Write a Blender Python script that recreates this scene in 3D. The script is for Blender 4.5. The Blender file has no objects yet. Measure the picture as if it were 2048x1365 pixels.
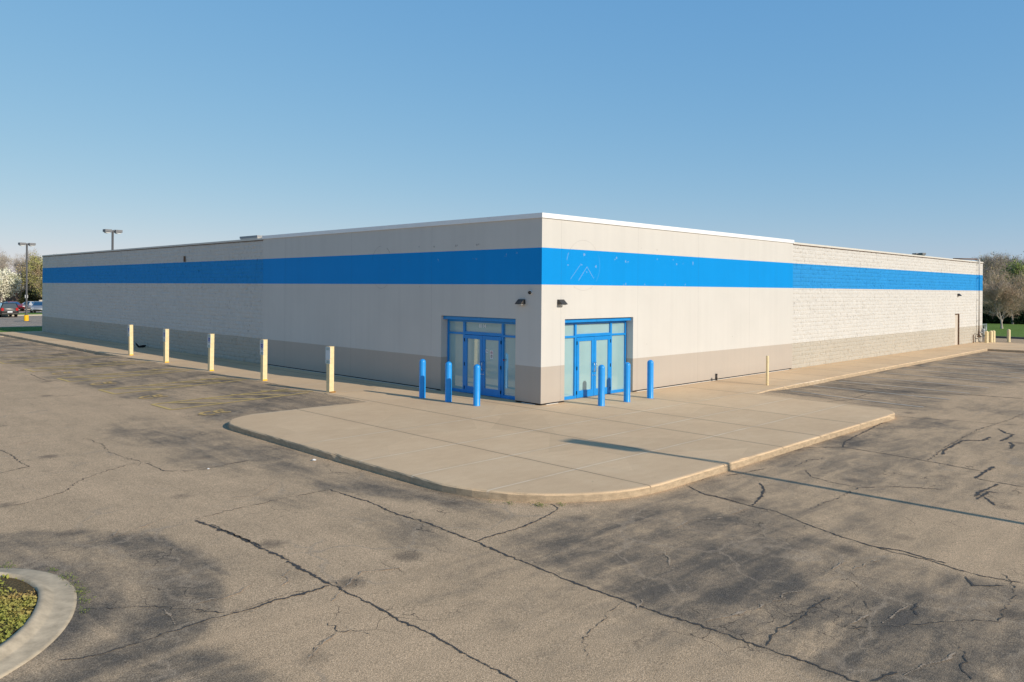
import bpy, bmesh, math, random
import numpy as np
from mathutils import Vector, Matrix
random.seed(7)
scene = bpy.context.scene
COL = scene.collection
R = math.radians

# ------------------------------------------------------------------ helpers
class MB:
    """collects boxes, tubes and loose faces; build() links them as one mesh object"""
    def __init__(s): s.v = []; s.f = []; s.m = []; s.sm = []
    def add(s, vs, fs, m=0, smooth=False):
        o = len(s.v); s.v += [tuple(float(c) for c in v) for v in vs]
        for f in fs: s.f.append(tuple(i + o for i in f)); s.m.append(m); s.sm.append(smooth)
        return s
    def box(s, a, b, m=0):
        x0, x1 = sorted((a[0], b[0])); y0, y1 = sorted((a[1], b[1])); z0, z1 = sorted((a[2], b[2]))
        v = [(x0,y0,z0),(x1,y0,z0),(x1,y1,z0),(x0,y1,z0),(x0,y0,z1),(x1,y0,z1),(x1,y1,z1),(x0,y1,z1)]
        return s.add(v, [(3,2,1,0),(4,5,6,7),(0,1,5,4),(1,2,6,5),(2,3,7,6),(3,0,4,7)], m)
    def tube(s, pts, r, n=10, m=0, cap=True, smooth=True):
        pts = [Vector(p) for p in pts]; rr = r if isinstance(r, (list, tuple)) else [r]*len(pts)
        vs = []; fs = []
        for i, p in enumerate(pts):
            t = (pts[min(i+1, len(pts)-1)] - pts[max(i-1, 0)]).normalized()
            a = t.cross(Vector((0,0,1)))
            if a.length < 1e-3: a = t.cross(Vector((1,0,0)))
            a.normalize(); b = t.cross(a)
            for k in range(n):
                q = 2*math.pi*k/n
                vs.append(p + a*(math.cos(q)*rr[i]) + b*(math.sin(q)*rr[i]))
        for i in range(len(pts)-1):
            for k in range(n):
                k2 = (k+1) % n
                fs.append((i*n+k, i*n+k2, (i+1)*n+k2, (i+1)*n+k))
        s.add(vs, fs, m, smooth)
        if cap:
            o = len(s.v) - len(vs)
            s.f.append(tuple(o+k for k in range(n))); s.m.append(m); s.sm.append(False)
            s.f.append(tuple(o+(len(pts)-1)*n+k for k in reversed(range(n)))); s.m.append(m); s.sm.append(False)
        return s
    def lathe(s, prof, n=20, m=0, c=(0,0,0), smooth=True):
        vs = []; fs = []
        for r, z in prof:
            for k in range(n):
                q = 2*math.pi*k/n; vs.append((c[0]+r*math.cos(q), c[1]+r*math.sin(q), c[2]+z))
        for i in range(len(prof)-1):
            for k in range(n):
                k2 = (k+1) % n; fs.append((i*n+k, i*n+k2, (i+1)*n+k2, (i+1)*n+k))
        s.add(vs, fs, m, smooth); o = len(s.v)-len(vs)
        s.f.append(tuple(o+(len(prof)-1)*n+k for k in range(n))); s.m.append(m); s.sm.append(smooth)
        return s
    def build(s, name, mats, parent=None, bevel=0, fix=True):
        me = bpy.data.meshes.new(name); me.from_pydata(s.v, [], s.f)
        mats = mats if isinstance(mats, (list, tuple)) else [mats]
        for x in mats: me.materials.append(x)
        me.polygons.foreach_set('material_index', s.m); me.polygons.foreach_set('use_smooth', s.sm)
        if fix:
            bm = bmesh.new(); bm.from_mesh(me); bmesh.ops.recalc_face_normals(bm, faces=bm.faces); bm.to_mesh(me); bm.free()
        o = bpy.data.objects.new(name, me); COL.objects.link(o); o.parent = parent
        if bevel:
            b = o.modifiers.new('bevel', 'BEVEL'); b.width = bevel; b.segments = 2; b.limit_method = 'ANGLE'; b.angle_limit = R(40)
        return o

def tag(o, label=None, cat=None, group=None, kind=None):
    if label: o['label'] = label
    if cat: o['category'] = cat
    if group: o['group'] = group
    if kind: o['kind'] = kind
    return o
def thing(name, label, cat, loc=(0,0,0), rz=0, group=None):
    o = bpy.data.objects.new(name, None); COL.objects.link(o); o.empty_display_size = .3
    o.location = loc; o.rotation_euler = (0,0,rz); return tag(o, label, cat, group)
def dup(o, loc=None, rz=None, label=None, parent=None, scale=None):
    c = o.copy(); COL.objects.link(c); c.parent = parent
    for ch in list(o.children): dup(ch, parent=c)
    if loc is not None: c.location = loc
    if rz is not None: c.rotation_euler = (0,0,rz)
    if scale is not None: c.scale = scale
    if label: c['label'] = label
    return c
def npmesh(name, V, F, mats, parent=None, smooth=False, midx=None):
    V = np.asarray(V, np.float32); F = np.asarray(F, np.int32); k = F.shape[1]
    me = bpy.data.meshes.new(name); me.vertices.add(len(V)); me.vertices.foreach_set('co', V.ravel())
    me.loops.add(F.size); me.loops.foreach_set('vertex_index', F.ravel())
    me.polygons.add(len(F)); me.polygons.foreach_set('loop_start', np.arange(0, F.size, k, dtype=np.int32))
    me.update(calc_edges=True)
    for x in (mats if isinstance(mats, (list,tuple)) else [mats]): me.materials.append(x)
    if midx is not None: me.polygons.foreach_set('material_index', np.asarray(midx, np.int32))
    me.polygons.foreach_set('use_smooth', np.full(len(F), smooth)); me.validate(); me.update()
    o = bpy.data.objects.new(name, me); COL.objects.link(o); o.parent = parent
    return o

# ------------------------------------------------------------------ materials
class NT:
    def __init__(s, name):
        s.mat = bpy.data.materials.new(name); s.mat.use_nodes = True; s.t = s.mat.node_tree
        s.t.nodes.clear(); s.out = s.n('ShaderNodeOutputMaterial'); s.b = s.n('ShaderNodeBsdfPrincipled')
        s.l(s.b.outputs[0], s.out.inputs[0])
    def n(s, typ, **k):
        x = s.t.nodes.new(typ)
        for a, v in k.items(): setattr(x, a, v)
        return x
    def l(s, a, b): s.t.links.new(a, b)
    def set(s, inp, v):
        if hasattr(v, 'is_output') or isinstance(v, bpy.types.NodeSocket): s.l(v, inp)
        else: inp.default_value = v
    def pos(s): return s.n('ShaderNodeNewGeometry').outputs['Position']
    def obj(s): return s.n('ShaderNodeTexCoord').outputs['Object']
    def map(s, vec, scale):
        m = s.n('ShaderNodeMapping'); s.l(vec, m.inputs[0]); m.inputs['Scale'].default_value = scale; return m.outputs[0]
    def noise(s, vec, scale, detail=4, rough=.55, dist=0):
        x = s.n('ShaderNodeTexNoise'); s.l(vec, x.inputs['Vector'])
        x.inputs['Scale'].default_value = scale; x.inputs['Detail'].default_value = detail
        x.inputs['Roughness'].default_value = rough; x.inputs['Distortion'].default_value = dist
        return x.outputs[0]
    def vor(s, vec, scale, feature='F1'):
        x = s.n('ShaderNodeTexVoronoi', feature=feature); s.l(vec, x.inputs['Vector']); x.inputs['Scale'].default_value = scale
        return x.outputs[0]
    def ramp(s, v, stops, interp='LINEAR'):
        x = s.n('ShaderNodeValToRGB'); s.l(v, x.inputs[0]); e = x.color_ramp.elements; x.color_ramp.interpolation = interp
        while len(e) < len(stops): e.new(.5)
        for el, (p, c) in zip(e, stops): el.position = p; el.color = c if len(c) == 4 else (*c, 1)
        return x.outputs[0]
    def rng(s, v, a, b, c=0., d=1.):
        x = s.n('ShaderNodeMapRange'); s.set(x.inputs[0], v)
        for i, q in enumerate((a,b,c,d)): x.inputs[i+1].default_value = q
        return x.outputs[0]
    def math(s, op, a, b=0., c=0.):
        x = s.n('ShaderNodeMath', operation=op); s.set(x.inputs[0], a); s.set(x.inputs[1], b); s.set(x.inputs[2], c); return x.outputs[0]
    def mix(s, f, a, b, mode='MIX'):
        x = s.n('ShaderNodeMix', data_type='RGBA', blend_type=mode)
        s.set(x.inputs[0], f)
        s.set(x.inputs[6], a if not isinstance(a, tuple) else (*a[:3], 1)); s.set(x.inputs[7], b if not isinstance(b, tuple) else (*b[:3], 1))
        return x.outputs[2]
    def bump(s, h, strength=.3, dist=.01):
        x = s.n('ShaderNodeBump'); s.l(h, x.inputs['Height']); x.inputs['Strength'].default_value = strength; x.inputs['Distance'].default_value = dist
        s.l(x.outputs[0], s.b.inputs['Normal'])
    def fin(s, col, rough=.8, spec=.3, metal=0.):
        s.set(s.b.inputs['Base Color'], col if not isinstance(col, tuple) else (*col[:3], 1))
        s.set(s.b.inputs['Roughness'], rough); s.b.inputs['Specular IOR Level'].default_value = spec; s.b.inputs['Metallic'].default_value = metal
        return s.mat

def simple(name, col, rough=.6, spec=.3, metal=0., var=.12, scale=6., bump=0.):
    n = NT(name); p = n.obj(); k = n.noise(p, scale, 5, .6)
    d = tuple(c*(1-var) for c in col); u = tuple(min(1, c*(1+var)) for c in col)
    c = n.mix(n.rng(k, .3, .7), d, u)
    if bump: n.bump(n.noise(p, scale*6, 3), bump, .005)
    return n.fin(c, n.rng(k, .3, .7, rough*.85, min(1, rough*1.12)), spec, metal)

CREAM = (.625, .60, .56); TAUPE = (.485, .425, .365); BLUE = (.001, .27, .70)
BLK_CREAM = (.625, .60, .56); BLK_TAUPE = (.495, .45, .38); BLK_BLUE = (.03, .28, .64)

def wallpaint(name, base, top, blue, kind):
    n = NT(name); p = n.pos(); sx = n.n('ShaderNodeSeparateXYZ'); n.l(p, sx.inputs[0]); z = sx.outputs[2]
    u = n.math('ADD', sx.outputs[0], sx.outputs[1])
    if kind == 'block':   # painted over rough faces: the colour border wavers a little
        z = n.math('ADD', z, n.math('MULTIPLY', n.math('SUBTRACT', n.noise(p, 9, 2), .5), .02))
    r = n.ramp(n.math('DIVIDE', z, 10), [(0, base), (.1228, top), (.3914, blue), (.5134, top)], 'CONSTANT')
    cmb = n.n('ShaderNodeCombineXYZ'); n.l(u, cmb.inputs[0]); n.l(sx.outputs[2], cmb.inputs[2])
    streak = n.noise(n.map(cmb.outputs[0], (3.0, 1, .12)), 1.0, 5, .6)
    blot = n.noise(p, .5, 4, .6)
    fac = n.math('MULTIPLY', n.rng(streak, .3, .75, 1.015, .965), n.rng(blot, .3, .7, 1.02, .97))
    if kind == 'block':
        tone = n.noise(p, 3.5, 3, .7); fac = n.math('MULTIPLY', fac, n.rng(tone, .3, .75, 1.04, .93))
        chip = n.noise(n.map(p, (1, 1, .6)), 11, 2, .5)  # chip darkening put into the colour, standing for shade in the rough face
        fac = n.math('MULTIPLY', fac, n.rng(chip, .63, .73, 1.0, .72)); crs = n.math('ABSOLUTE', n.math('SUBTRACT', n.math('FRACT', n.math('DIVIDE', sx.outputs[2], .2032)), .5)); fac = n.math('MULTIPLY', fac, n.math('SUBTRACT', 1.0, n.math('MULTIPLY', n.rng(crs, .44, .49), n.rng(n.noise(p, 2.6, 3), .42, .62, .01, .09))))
        g = n.noise(p, 26, 4, .7); n.bump(g, .55, .02)
    else:
        w = n.n('ShaderNodeTexWave', wave_type='BANDS', bands_direction='X'); n.l(cmb.outputs[0], w.inputs['Vector'])
        w.inputs['Scale'].default_value = 6.; w.inputs['Distortion'].default_value = .3
        n.bump(w.outputs['Fac'], .12, .006)
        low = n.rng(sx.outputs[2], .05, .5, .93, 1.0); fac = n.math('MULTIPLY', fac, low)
    x = n.n('ShaderNodeVectorMath', operation='SCALE'); n.l(r, x.inputs[0]); n.l(fac, x.inputs['Scale'])
    return n.fin(x.outputs[0], .6 if kind != 'block' else .85, .12 if kind != 'block' else .1)

M = {}
M['panel'] = wallpaint('panel paint', TAUPE, CREAM, BLUE, 'panel')
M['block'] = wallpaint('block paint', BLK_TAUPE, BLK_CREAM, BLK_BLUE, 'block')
M['coping'] = simple('white coping metal', (.86, .86, .86), .35, .5, var=.03, scale=2)
M['blockcap'] = simple('painted cap', (.66, .625, .56), .6, .3, var=.05, scale=2)
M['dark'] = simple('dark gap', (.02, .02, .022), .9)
M['whitestrip'] = simple('white seal strip', (.72, .70, .66), .7)
M['roof'] = simple('roof membrane', (.35, .35, .35), .9, .2)
M['frame'] = simple('blue frame paint', (.004, .25, .68), .35, .5, var=.06, scale=3)
M['boll'] = simple('blue bollard sleeve', (.02, .31, .80), .3, .5, var=.06, scale=5)
M['yellow'] = simple('yellow post paint', (.81, .65, .37), .55, .3, var=.13, scale=7)
M['yellow2'] = simple('bright yellow concrete paint', (.85, .48, .01), .6, .3, var=.08, scale=4)
M['rust'] = simple('rust', (.42, .20, .04), .85, .2, var=.4, scale=30)
M['alu'] = simple('brushed handle metal', (.75, .75, .76), .3, .5, 1.0, var=.05)
M['bronze'] = simple('dark bronze metal', (.055, .05, .046), .45, .5, .2, var=.15)
M['pole'] = simple('grey pole paint', (.10, .10, .105), .5, .4, var=.1)
M['lampgrey'] = simple('lamp housing', (.20, .20, .205), .5, .4, var=.1)
M['lens'] = simple('lamp lens', (.62, .62, .60), .25, .5, var=.05)
M['black'] = simple('black plastic', (.008, .008, .009), .6, .25)
M['white'] = simple('white sticker', (.80, .80, .80), .5, .3, var=.03)
M['ink'] = simple('dark ink', (.03, .03, .03), .5)
M['pink'] = simple('red ink', (.55, .08, .10), .5)
M['red'] = simple('red button', (.35, .01, .01), .4)
M['green'] = simple('green lettering', (.02, .22, .12), .5)
M['signblue'] = simple('blue symbol', (.01, .06, .38), .5)
M['signwhite'] = simple('sign face', (.72, .76, .77), .4, .4, var=.04)
M['galv'] = simple('galvanised steel', (.40, .42, .43), .45, .5, .5, var=.15)
M['conc'] = simple('old concrete', (.50, .43, .34), .9, .2, var=.15, scale=3, bump=.3)
M['scar'] = simple('old glue mark', (.52, .49, .44), .8, .2, var=.2)
M['scarw'] = simple('pale glue mark', (.62, .70, .76), .8, .2, var=.2)
M['litter'] = simple('crumpled paper', (.75, .75, .74), .7)
M['doorpaint'] = simple('door paint', (.58, .51, .43), .6, .3, var=.04)
M['brown'] = simple('brown steel and reveal shade', (.16, .095, .06), .6, .3)
M['pipe'] = M['panel']

def glass_mat(name, col, refl):
    n = NT(name); g = n.n('ShaderNodeBsdfGlossy'); g.inputs['Roughness'].default_value = .01; g.inputs['Color'].default_value = (.9, 1, .98, 1)
    p = n.obj(); k = n.noise(n.map(p, (1, 1, .5)), 1.2, 3)
    c = n.mix(n.rng(k, .3, .7), tuple(x*.93 for x in col), tuple(x*1.05 for x in col))
    n.fin(c, .5, .2)
    fr = n.n('ShaderNodeFresnel'); fr.inputs[0].default_value = 1.5
    f = n.math('ADD', n.math('MULTIPLY', fr.outputs[0], 1.4), refl)
    mx = n.n('ShaderNodeMixShader'); n.l(f, mx.inputs[0]); n.l(n.b.outputs[0], mx.inputs[1]); n.l(g.outputs[0], mx.inputs[2]); n.l(mx.outputs[0], n.out.inputs[0])
    return n.mat
M['glass'] = glass_mat('filmed glass', (.31, .50, .53), .13)
M['carglass'] = glass_mat('car glass', (.015, .02, .025), .06)

def asphalt():
    n = NT('asphalt'); p = n.pos(); a = n.n('ShaderNodeVertexColor'); a.layer_name = 'tone'
    sc = n.n('ShaderNodeSeparateColor'); n.l(a.outputs[0], sc.inputs[0]); dark, pale, flat = sc.outputs
    big = n.noise(p, .55, 6, .62, .4); med = n.noise(p, 2.2, 5, .65, .3); fine = n.noise(p, 72, 3, .7); agg = n.vor(p, 62)
    med2 = n.noise(p, 8.5, 6, .72, .5); m2 = n.math('ADD', n.math('MULTIPLY', big, .46), n.math('ADD', n.math('MULTIPLY', med, .26), n.math('MULTIPLY', med2, .28)))
    sy = n.n('ShaderNodeSeparateXYZ'); n.l(p, sy.inputs[0]); front = n.rng(sy.outputs[1], -9.2, -8.0, 1, 0)
    sX = n.noise(n.map(p, (.42, 1.9, 1)), 1.5, 5, .6, .5); sY = n.noise(n.map(p, (1.7, .40, 1)), 1.2, 5, .6, .5)
    stv = n.math('ADD', n.math('MULTIPLY', sX, front), n.math('MULTIPLY', sY, n.math('SUBTRACT', 1.0, front)))
    m2 = n.math('ADD', n.math('MULTIPLY', m2, .62), n.math('MULTIPLY', stv, .38))
    v = n.math('ADD', n.math('MULTIPLY', dark, .44), n.math('MULTIPLY', n.math('SUBTRACT', m2, .5), n.math('ADD', 1.35, n.math('MULTIPLY', dark, 1.9))))
    base = n.ramp(n.math('ADD', v, .12), [(0, (.71, .51, .325)), (.22, (.585, .425, .272)), (.46, (.36, .275, .19)), (.70, (.19, .157, .122)), (1, (.118, .106, .095))])
    c = n.mix(pale, base, (.36, .325, .29))
    # pale worn veins and hairline cracks
    warp = n.n('ShaderNodeVectorMath', operation='ADD'); n.l(p, warp.inputs[0])
    nv = n.n('ShaderNodeTexNoise'); n.l(p, nv.inputs['Vector']); nv.inputs['Scale'].default_value = 1.3; nv.inputs['Detail'].default_value = 5
    sv = n.n('ShaderNodeVectorMath', operation='SCALE'); n.l(nv.outputs[1], sv.inputs[0]); sv.inputs['Scale'].default_value = .9; n.l(sv.outputs[0], warp.inputs[1])
    e1 = n.vor(warp.outputs[0], .62, 'DISTANCE_TO_EDGE'); msk = n.math('MAXIMUM', n.rng(n.noise(p, .33, 3), .52, .6), n.math('MULTIPLY', dark, n.rng(n.noise(p, .6, 3), .4, .55)))
    c = n.mix(n.math('MULTIPLY', n.math('MULTIPLY', n.rng(e1, .004, .03, 1, 0), msk), .6), c, (.46, .36, .26))
    e2 = n.vor(warp.outputs[0], 1.5, 'DISTANCE_TO_EDGE'); msk2 = n.rng(n.noise(p, .5, 3), .56, .64)
    c = n.mix(n.math('MULTIPLY', n.math('MULTIPLY', n.rng(e2, .004, .012, 1, 0), msk2), .75), c, (.05, .045, .04))
    # oil drips and small dark pits
    oil = n.vor(n.map(p, (1, 1, 1)), .55); on_ = n.noise(p, 7, 4, .7)
    c = n.mix(n.math('MULTIPLY', n.rng(n.math('ADD', oil, n.math('MULTIPLY', on_, .16)), .13, .24, 1, 0), .55), c, (.075, .068, .062))
    pit = n.vor(p, 9); c = n.mix(n.math('MULTIPLY', n.rng(pit, .05, .12, 1, 0), n.rng(n.noise(p, 2.2, 3), .5, .62, 0, .7)), c, (.09, .08, .07))
    # stone chips
    chips = n.vor(p, 34); cm = n.noise(p, 13, 2)
    c = n.mix(n.math('MULTIPLY', n.rng(chips, .10, .2, 1, 0), n.rng(cm, .5, .6)), c, (.62, .50, .38))
    k = n.rng(fine, .25, .75, .28, 1.72); k = n.math('MULTIPLY', k, n.rng(agg, .05, .65, 1.2, .76))
    x = n.n('ShaderNodeVectorMath', operation='SCALE'); n.l(c, x.inputs[0]); n.l(k, x.inputs['Scale'])
    hgt = n.math('ADD', fine, n.math('MULTIPLY', agg, -.8)); n.bump(hgt, .4, .008)
    return n.fin(x.outputs[0], .9, .2)
M['asphalt'] = asphalt()

def broken(name, col, thr0, thr1, scale, rough=.8, var=.3):
    """paint or tar worn away in flecks"""
    n = NT(name); p = n.pos(); k = n.noise(p, scale, 5, .7); f = n.noise(p, 30, 3, .7)
    s = n.math('ADD', n.math('MULTIPLY', k, .6), n.math('MULTIPLY', f, .4))
    n.fin(n.mix(n.rng(k, .3, .7), tuple(c*(1-var) for c in col), col), rough, .25)
    tr = n.n('ShaderNodeBsdfTransparent'); mx = n.n('ShaderNodeMixShader')
    n.l(n.rng(s, thr0, thr1), mx.inputs[0]); n.l(n.b.outputs[0], mx.inputs[1]); n.l(tr.outputs[0], mx.inputs[2]); n.l(mx.outputs[0], n.out.inputs[0])
    return n.mat
def granular(name, col, bias, rough=.85):
    n = NT(name); p = n.pos(); a = n.n('ShaderNodeVertexColor'); a.layer_name = 'tone'; sc = n.n('ShaderNodeSeparateColor'); n.l(a.outputs[0], sc.inputs[0])
    g = n.noise(p, 75, 2, .6); h = n.noise(p, 5, 4, .7)
    s = n.math('ADD', sc.outputs[2], n.math('ADD', n.math('MULTIPLY', n.math('SUBTRACT', g, .5), 1.7), n.math('MULTIPLY', n.math('SUBTRACT', h, .5), 2.2)))
    k = n.noise(p, 40, 2); n.fin(n.mix(n.rng(k, .3, .7), tuple(c*.75 for c in col), tuple(c*1.2 for c in col)), rough, .2)
    tr = n.n('ShaderNodeBsdfTransparent'); mx = n.n('ShaderNodeMixShader')
    n.l(n.rng(s, bias-.1, bias+.1), mx.inputs[0]); n.l(tr.outputs[0], mx.inputs[1]); n.l(n.b.outputs[0], mx.inputs[2]); n.l(mx.outputs[0], n.out.inputs[0])
    return n.mat
M['tar'] = granular('crack sealant', (.085, .080, .076), .52)
M['dust'] = granular('pale grit in hairline cracks', (.47, .365, .265), .86)
M['linew'] = broken('worn white line', (.75, .70, .62), .68, .86, 2.5)
M['liney'] = broken('worn yellow line', (.80, .58, .22), .68, .86, 2.5)
M['linef'] = broken('faded symbol paint', (.80, .55, .22), .52, .62, 4)

JX = [-6.2, -3.45, -.65, 1.5, 4.25, 7.95, 10.95, 13.4, 16.2, 19, 21.8, 24.6, 27.4, 30.2, 33, 35.8, 38.6, 41.4, 44.2, 47]
JY = [-6.7, -4.78, -2.92, -.4, 4.55, 7.2, 9.9, 12.6, 15.3, 18, 20.7, 23.4, 26.1, 28.8, 31.5, 34.2, 36.9, 39.6, 42.3, 45, 47.7, 50.4]
def concrete():
    n = NT('sidewalk concrete'); p = n.pos(); sx = n.n('ShaderNodeSeparateXYZ'); n.l(p, sx.inputs[0])
    wob = n.math('MULTIPLY', n.math('SUBTRACT', n.noise(p, .8, 3), .5), .05)
    def lines(axis, vals):
        o = n.math('ADD', sx.outputs[axis], wob); r = None
        for v in vals:
            d = n.math('ABSOLUTE', n.math('SUBTRACT', o, v)); r = d if r is None else n.math('MINIMUM', r, d)
        return r
    dx, dy = lines(0, JX), lines(1, JY)
    big = n.noise(p, .45, 5, .6); med = n.noise(n.map(p, (1.0, 2.2, 1)), 2.0, 5, .65); fine = n.noise(p, 70, 2, .6)
    c = n.ramp(n.math('ADD', n.math('MULTIPLY', big, .6), n.math('MULTIPLY', med, .4)), [(.32, (.67, .475, .295)), (.5, (.735, .53, .33)), (.68, (.79, .585, .375))])
    v = n.n('ShaderNodeTexVoronoi', feature='F1'); v.inputs['Scale'].default_value = .37; n.l(p, v.inputs['Vector'])
    sc = n.n('ShaderNodeSeparateColor'); n.l(v.outputs['Color'], sc.inputs[0])
    tone = n.rng(sc.outputs[0], 0, 1, .95, 1.04)
    # joints with y = const are pale and filled, joints with x = const are open and dark
    jm = n.rng(n.noise(p, .9, 3), .35, .6, .35, 1.0)
    c = n.mix(n.math('MULTIPLY', n.rng(dy, .014, .03, 1, 0), n.math('MULTIPLY', jm, .9)), c, (.96, .80, .60))
    c = n.mix(n.math('MULTIPLY', n.rng(dx, .009, .022, 1, 0), n.rng(jm, .35, 1, .7, 1)), c, (.16, .12, .085))
    both = n.math('MINIMUM', dx, dy); c = n.mix(n.rng(both, .0, .16, .13, 0), c, (.34, .26, .18))
    spots = n.rng(n.noise(p, 6, 3, .7), .68, .76, 0, .35); c = n.mix(spots, c, (.2, .15, .1))
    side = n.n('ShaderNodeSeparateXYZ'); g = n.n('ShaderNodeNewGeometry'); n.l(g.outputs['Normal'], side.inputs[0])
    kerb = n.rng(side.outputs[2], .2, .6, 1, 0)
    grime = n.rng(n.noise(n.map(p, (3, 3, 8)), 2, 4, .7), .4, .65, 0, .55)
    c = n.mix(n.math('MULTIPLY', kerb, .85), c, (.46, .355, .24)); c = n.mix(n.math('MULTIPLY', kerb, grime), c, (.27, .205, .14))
    k = n.math('MULTIPLY', n.rng(fine, .25, .75, .88, 1.12), tone)
    x = n.n('ShaderNodeVectorMath', operation='SCALE'); n.l(c, x.inputs[0]); n.l(k, x.inputs['Scale'])
    n.bump(n.math('ADD', fine, n.math('MULTIPLY', med, .6)), .22, .008)
    return n.fin(x.outputs[0], .88, .2)
M['walk'] = concrete()

def grassmat(name, a, b, dry):
    n = NT(name); p = n.pos(); k = n.noise(p, 1.1, 6, .7); f = n.noise(n.map(p, (1, 1, .4)), 25, 3, .7)
    c = n.mix(n.rng(k, .35, .65), a, b); c = n.mix(n.rng(f, .55, .75, 0, .5), c, dry)
    k2 = n.noise(p, 40, 2); x = n.n('ShaderNodeVectorMath', operation='SCALE'); n.l(c, x.inputs[0]); n.l(n.rng(k2, .3, .7, .7, 1.25), x.inputs['Scale'])
    n.bump(k2, .8, .04); return n.fin(x.outputs[0], .95, .1)
M['grass'] = grassmat('lawn grass', (.145, .25, .055), (.20, .30, .075), (.30, .30, .11))
M['field'] = grassmat('rough field', (.10, .11, .045), (.14, .13, .06), (.2, .16, .09))
M['soil'] = grassmat('bed soil', (.10, .075, .04), (.16, .12, .065), (.24, .19, .11))

def leafmat(name, a, b, c3=None):
    n = NT(name); p = n.obj(); k = n.noise(p, .9, 4, .7); f = n.noise(p, 9, 2)
    c = n.mix(n.rng(n.math('ADD', n.math('MULTIPLY', k, .5), n.math('MULTIPLY', f, .5)), .35, .65), a, b)
    if c3: c = n.mix(n.rng(n.noise(p, .5, 3), .5, .62), c, c3)
    n.b.inputs['Transmission Weight'].default_value = 0
    return n.fin(c, .75, .15)
M['bark'] = leafmat('grey bark', (.26, .22, .185), (.42, .36, .31))
M['twig'] = leafmat('bare twigs', (.34, .29, .24), (.54, .465, .39))
M['twigbrown'] = leafmat('brown twigs', (.40, .295, .205), (.60, .475, .35))
M['bud'] = leafmat('spring buds', (.31, .31, .10), (.48, .45, .17), (.40, .30, .18))
M['budgreen'] = leafmat('fresh green buds', (.20, .27, .07), (.33, .38, .12))
M['flower'] = leafmat('white blossom', (.74, .70, .54), (.92, .89, .76), (.55, .56, .36))
M['ever'] = leafmat('dark evergreen leaves', (.008, .022, .008), (.022, .05, .014))
M['ground_leaf'] = leafmat('ground cover leaves', (.19, .27, .04), (.38, .36, .09), (.40, .27, .11))
M['weed'] = leafmat('weed leaves', (.12, .175, .035), (.20, .23, .07))
M['walk2'] = simple('island concrete', (.56, .455, .32), .9, .2, var=.24, scale=5, bump=.5)
M['kerbpale'] = simple('pale kerb', (.52, .47, .36), .9, .2)
M['kerbdark'] = simple('stained kerb', (.22, .19, .16), .9, .2)
SUN_E, SKY_E, AIR, DUST, OZONE = 4.1, .148, 1.0, .0, 6.0
def faint(name, col, alpha):
    n = NT(name); n.fin(col, .8, .2); tr = n.n('ShaderNodeBsdfTransparent'); mx = n.n('ShaderNodeMixShader'); mx.inputs[0].default_value = alpha
    n.l(tr.outputs[0], mx.inputs[1]); n.l(n.b.outputs[0], mx.inputs[2]); n.l(mx.outputs[0], n.out.inputs[0]); return n.mat
M['jointm'] = faint('panel joint shadow gap', (.05, .05, .06), .22)
M['brownline'] = simple('brown coping shade', (.16, .11, .08), .7)
M['ink2'] = faint('old sign marks', (.06, .055, .05), .30)
M['scar'] = faint('old glue marks', (.16, .13, .10), .17)
M['scarw'] = faint('pale glue marks', (.80, .82, .84), .19)
M['scarl'] = faint('thin pale glue marks', (.75, .80, .84), .11)
M['ever2'] = leafmat('dull dark shrub leaves', (.035, .045, .018), (.085, .085, .035))
def brickm():
    n = NT('red brick'); b = n.n('ShaderNodeTexBrick'); n.l(n.obj(), b.inputs[0]); b.inputs['Scale'].default_value = 4
    b.inputs['Color1'].default_value = (.26,.06,.04,1); b.inputs['Color2'].default_value = (.20,.05,.035,1); b.inputs['Mortar'].default_value = (.3,.22,.18,1); return n.fin(b.outputs[0], .9, .1)
M['brick'] = brickm(); M['band'] = simple('cream roof band', (.66,.56,.42), .7); M['frame2'] = simple('pale window frame', (.6,.58,.52), .5)
def paint(name, c, metal=.2):
    n = NT(name); n.b.inputs['Coat Weight'].default_value = .6; n.b.inputs['Coat Roughness'].default_value = .05; k = n.noise(n.obj(), 3, 3)
    return n.fin(n.mix(n.rng(k,.3,.7), tuple(x*.94 for x in c), c), .3, .5, metal)
M['carblack'] = paint('dark car paint', (.012,.011,.012)); M['carred'] = paint('red car paint', (.32,.02,.025)); M['carwhite'] = paint('white car paint', (.7,.71,.72), 0); M['carsilver'] = paint('silver car paint', (.38,.40,.44), .4)
M['redlamp'] = simple('red lamp glass', (.45,.02,.02), .2, .5)
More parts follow.
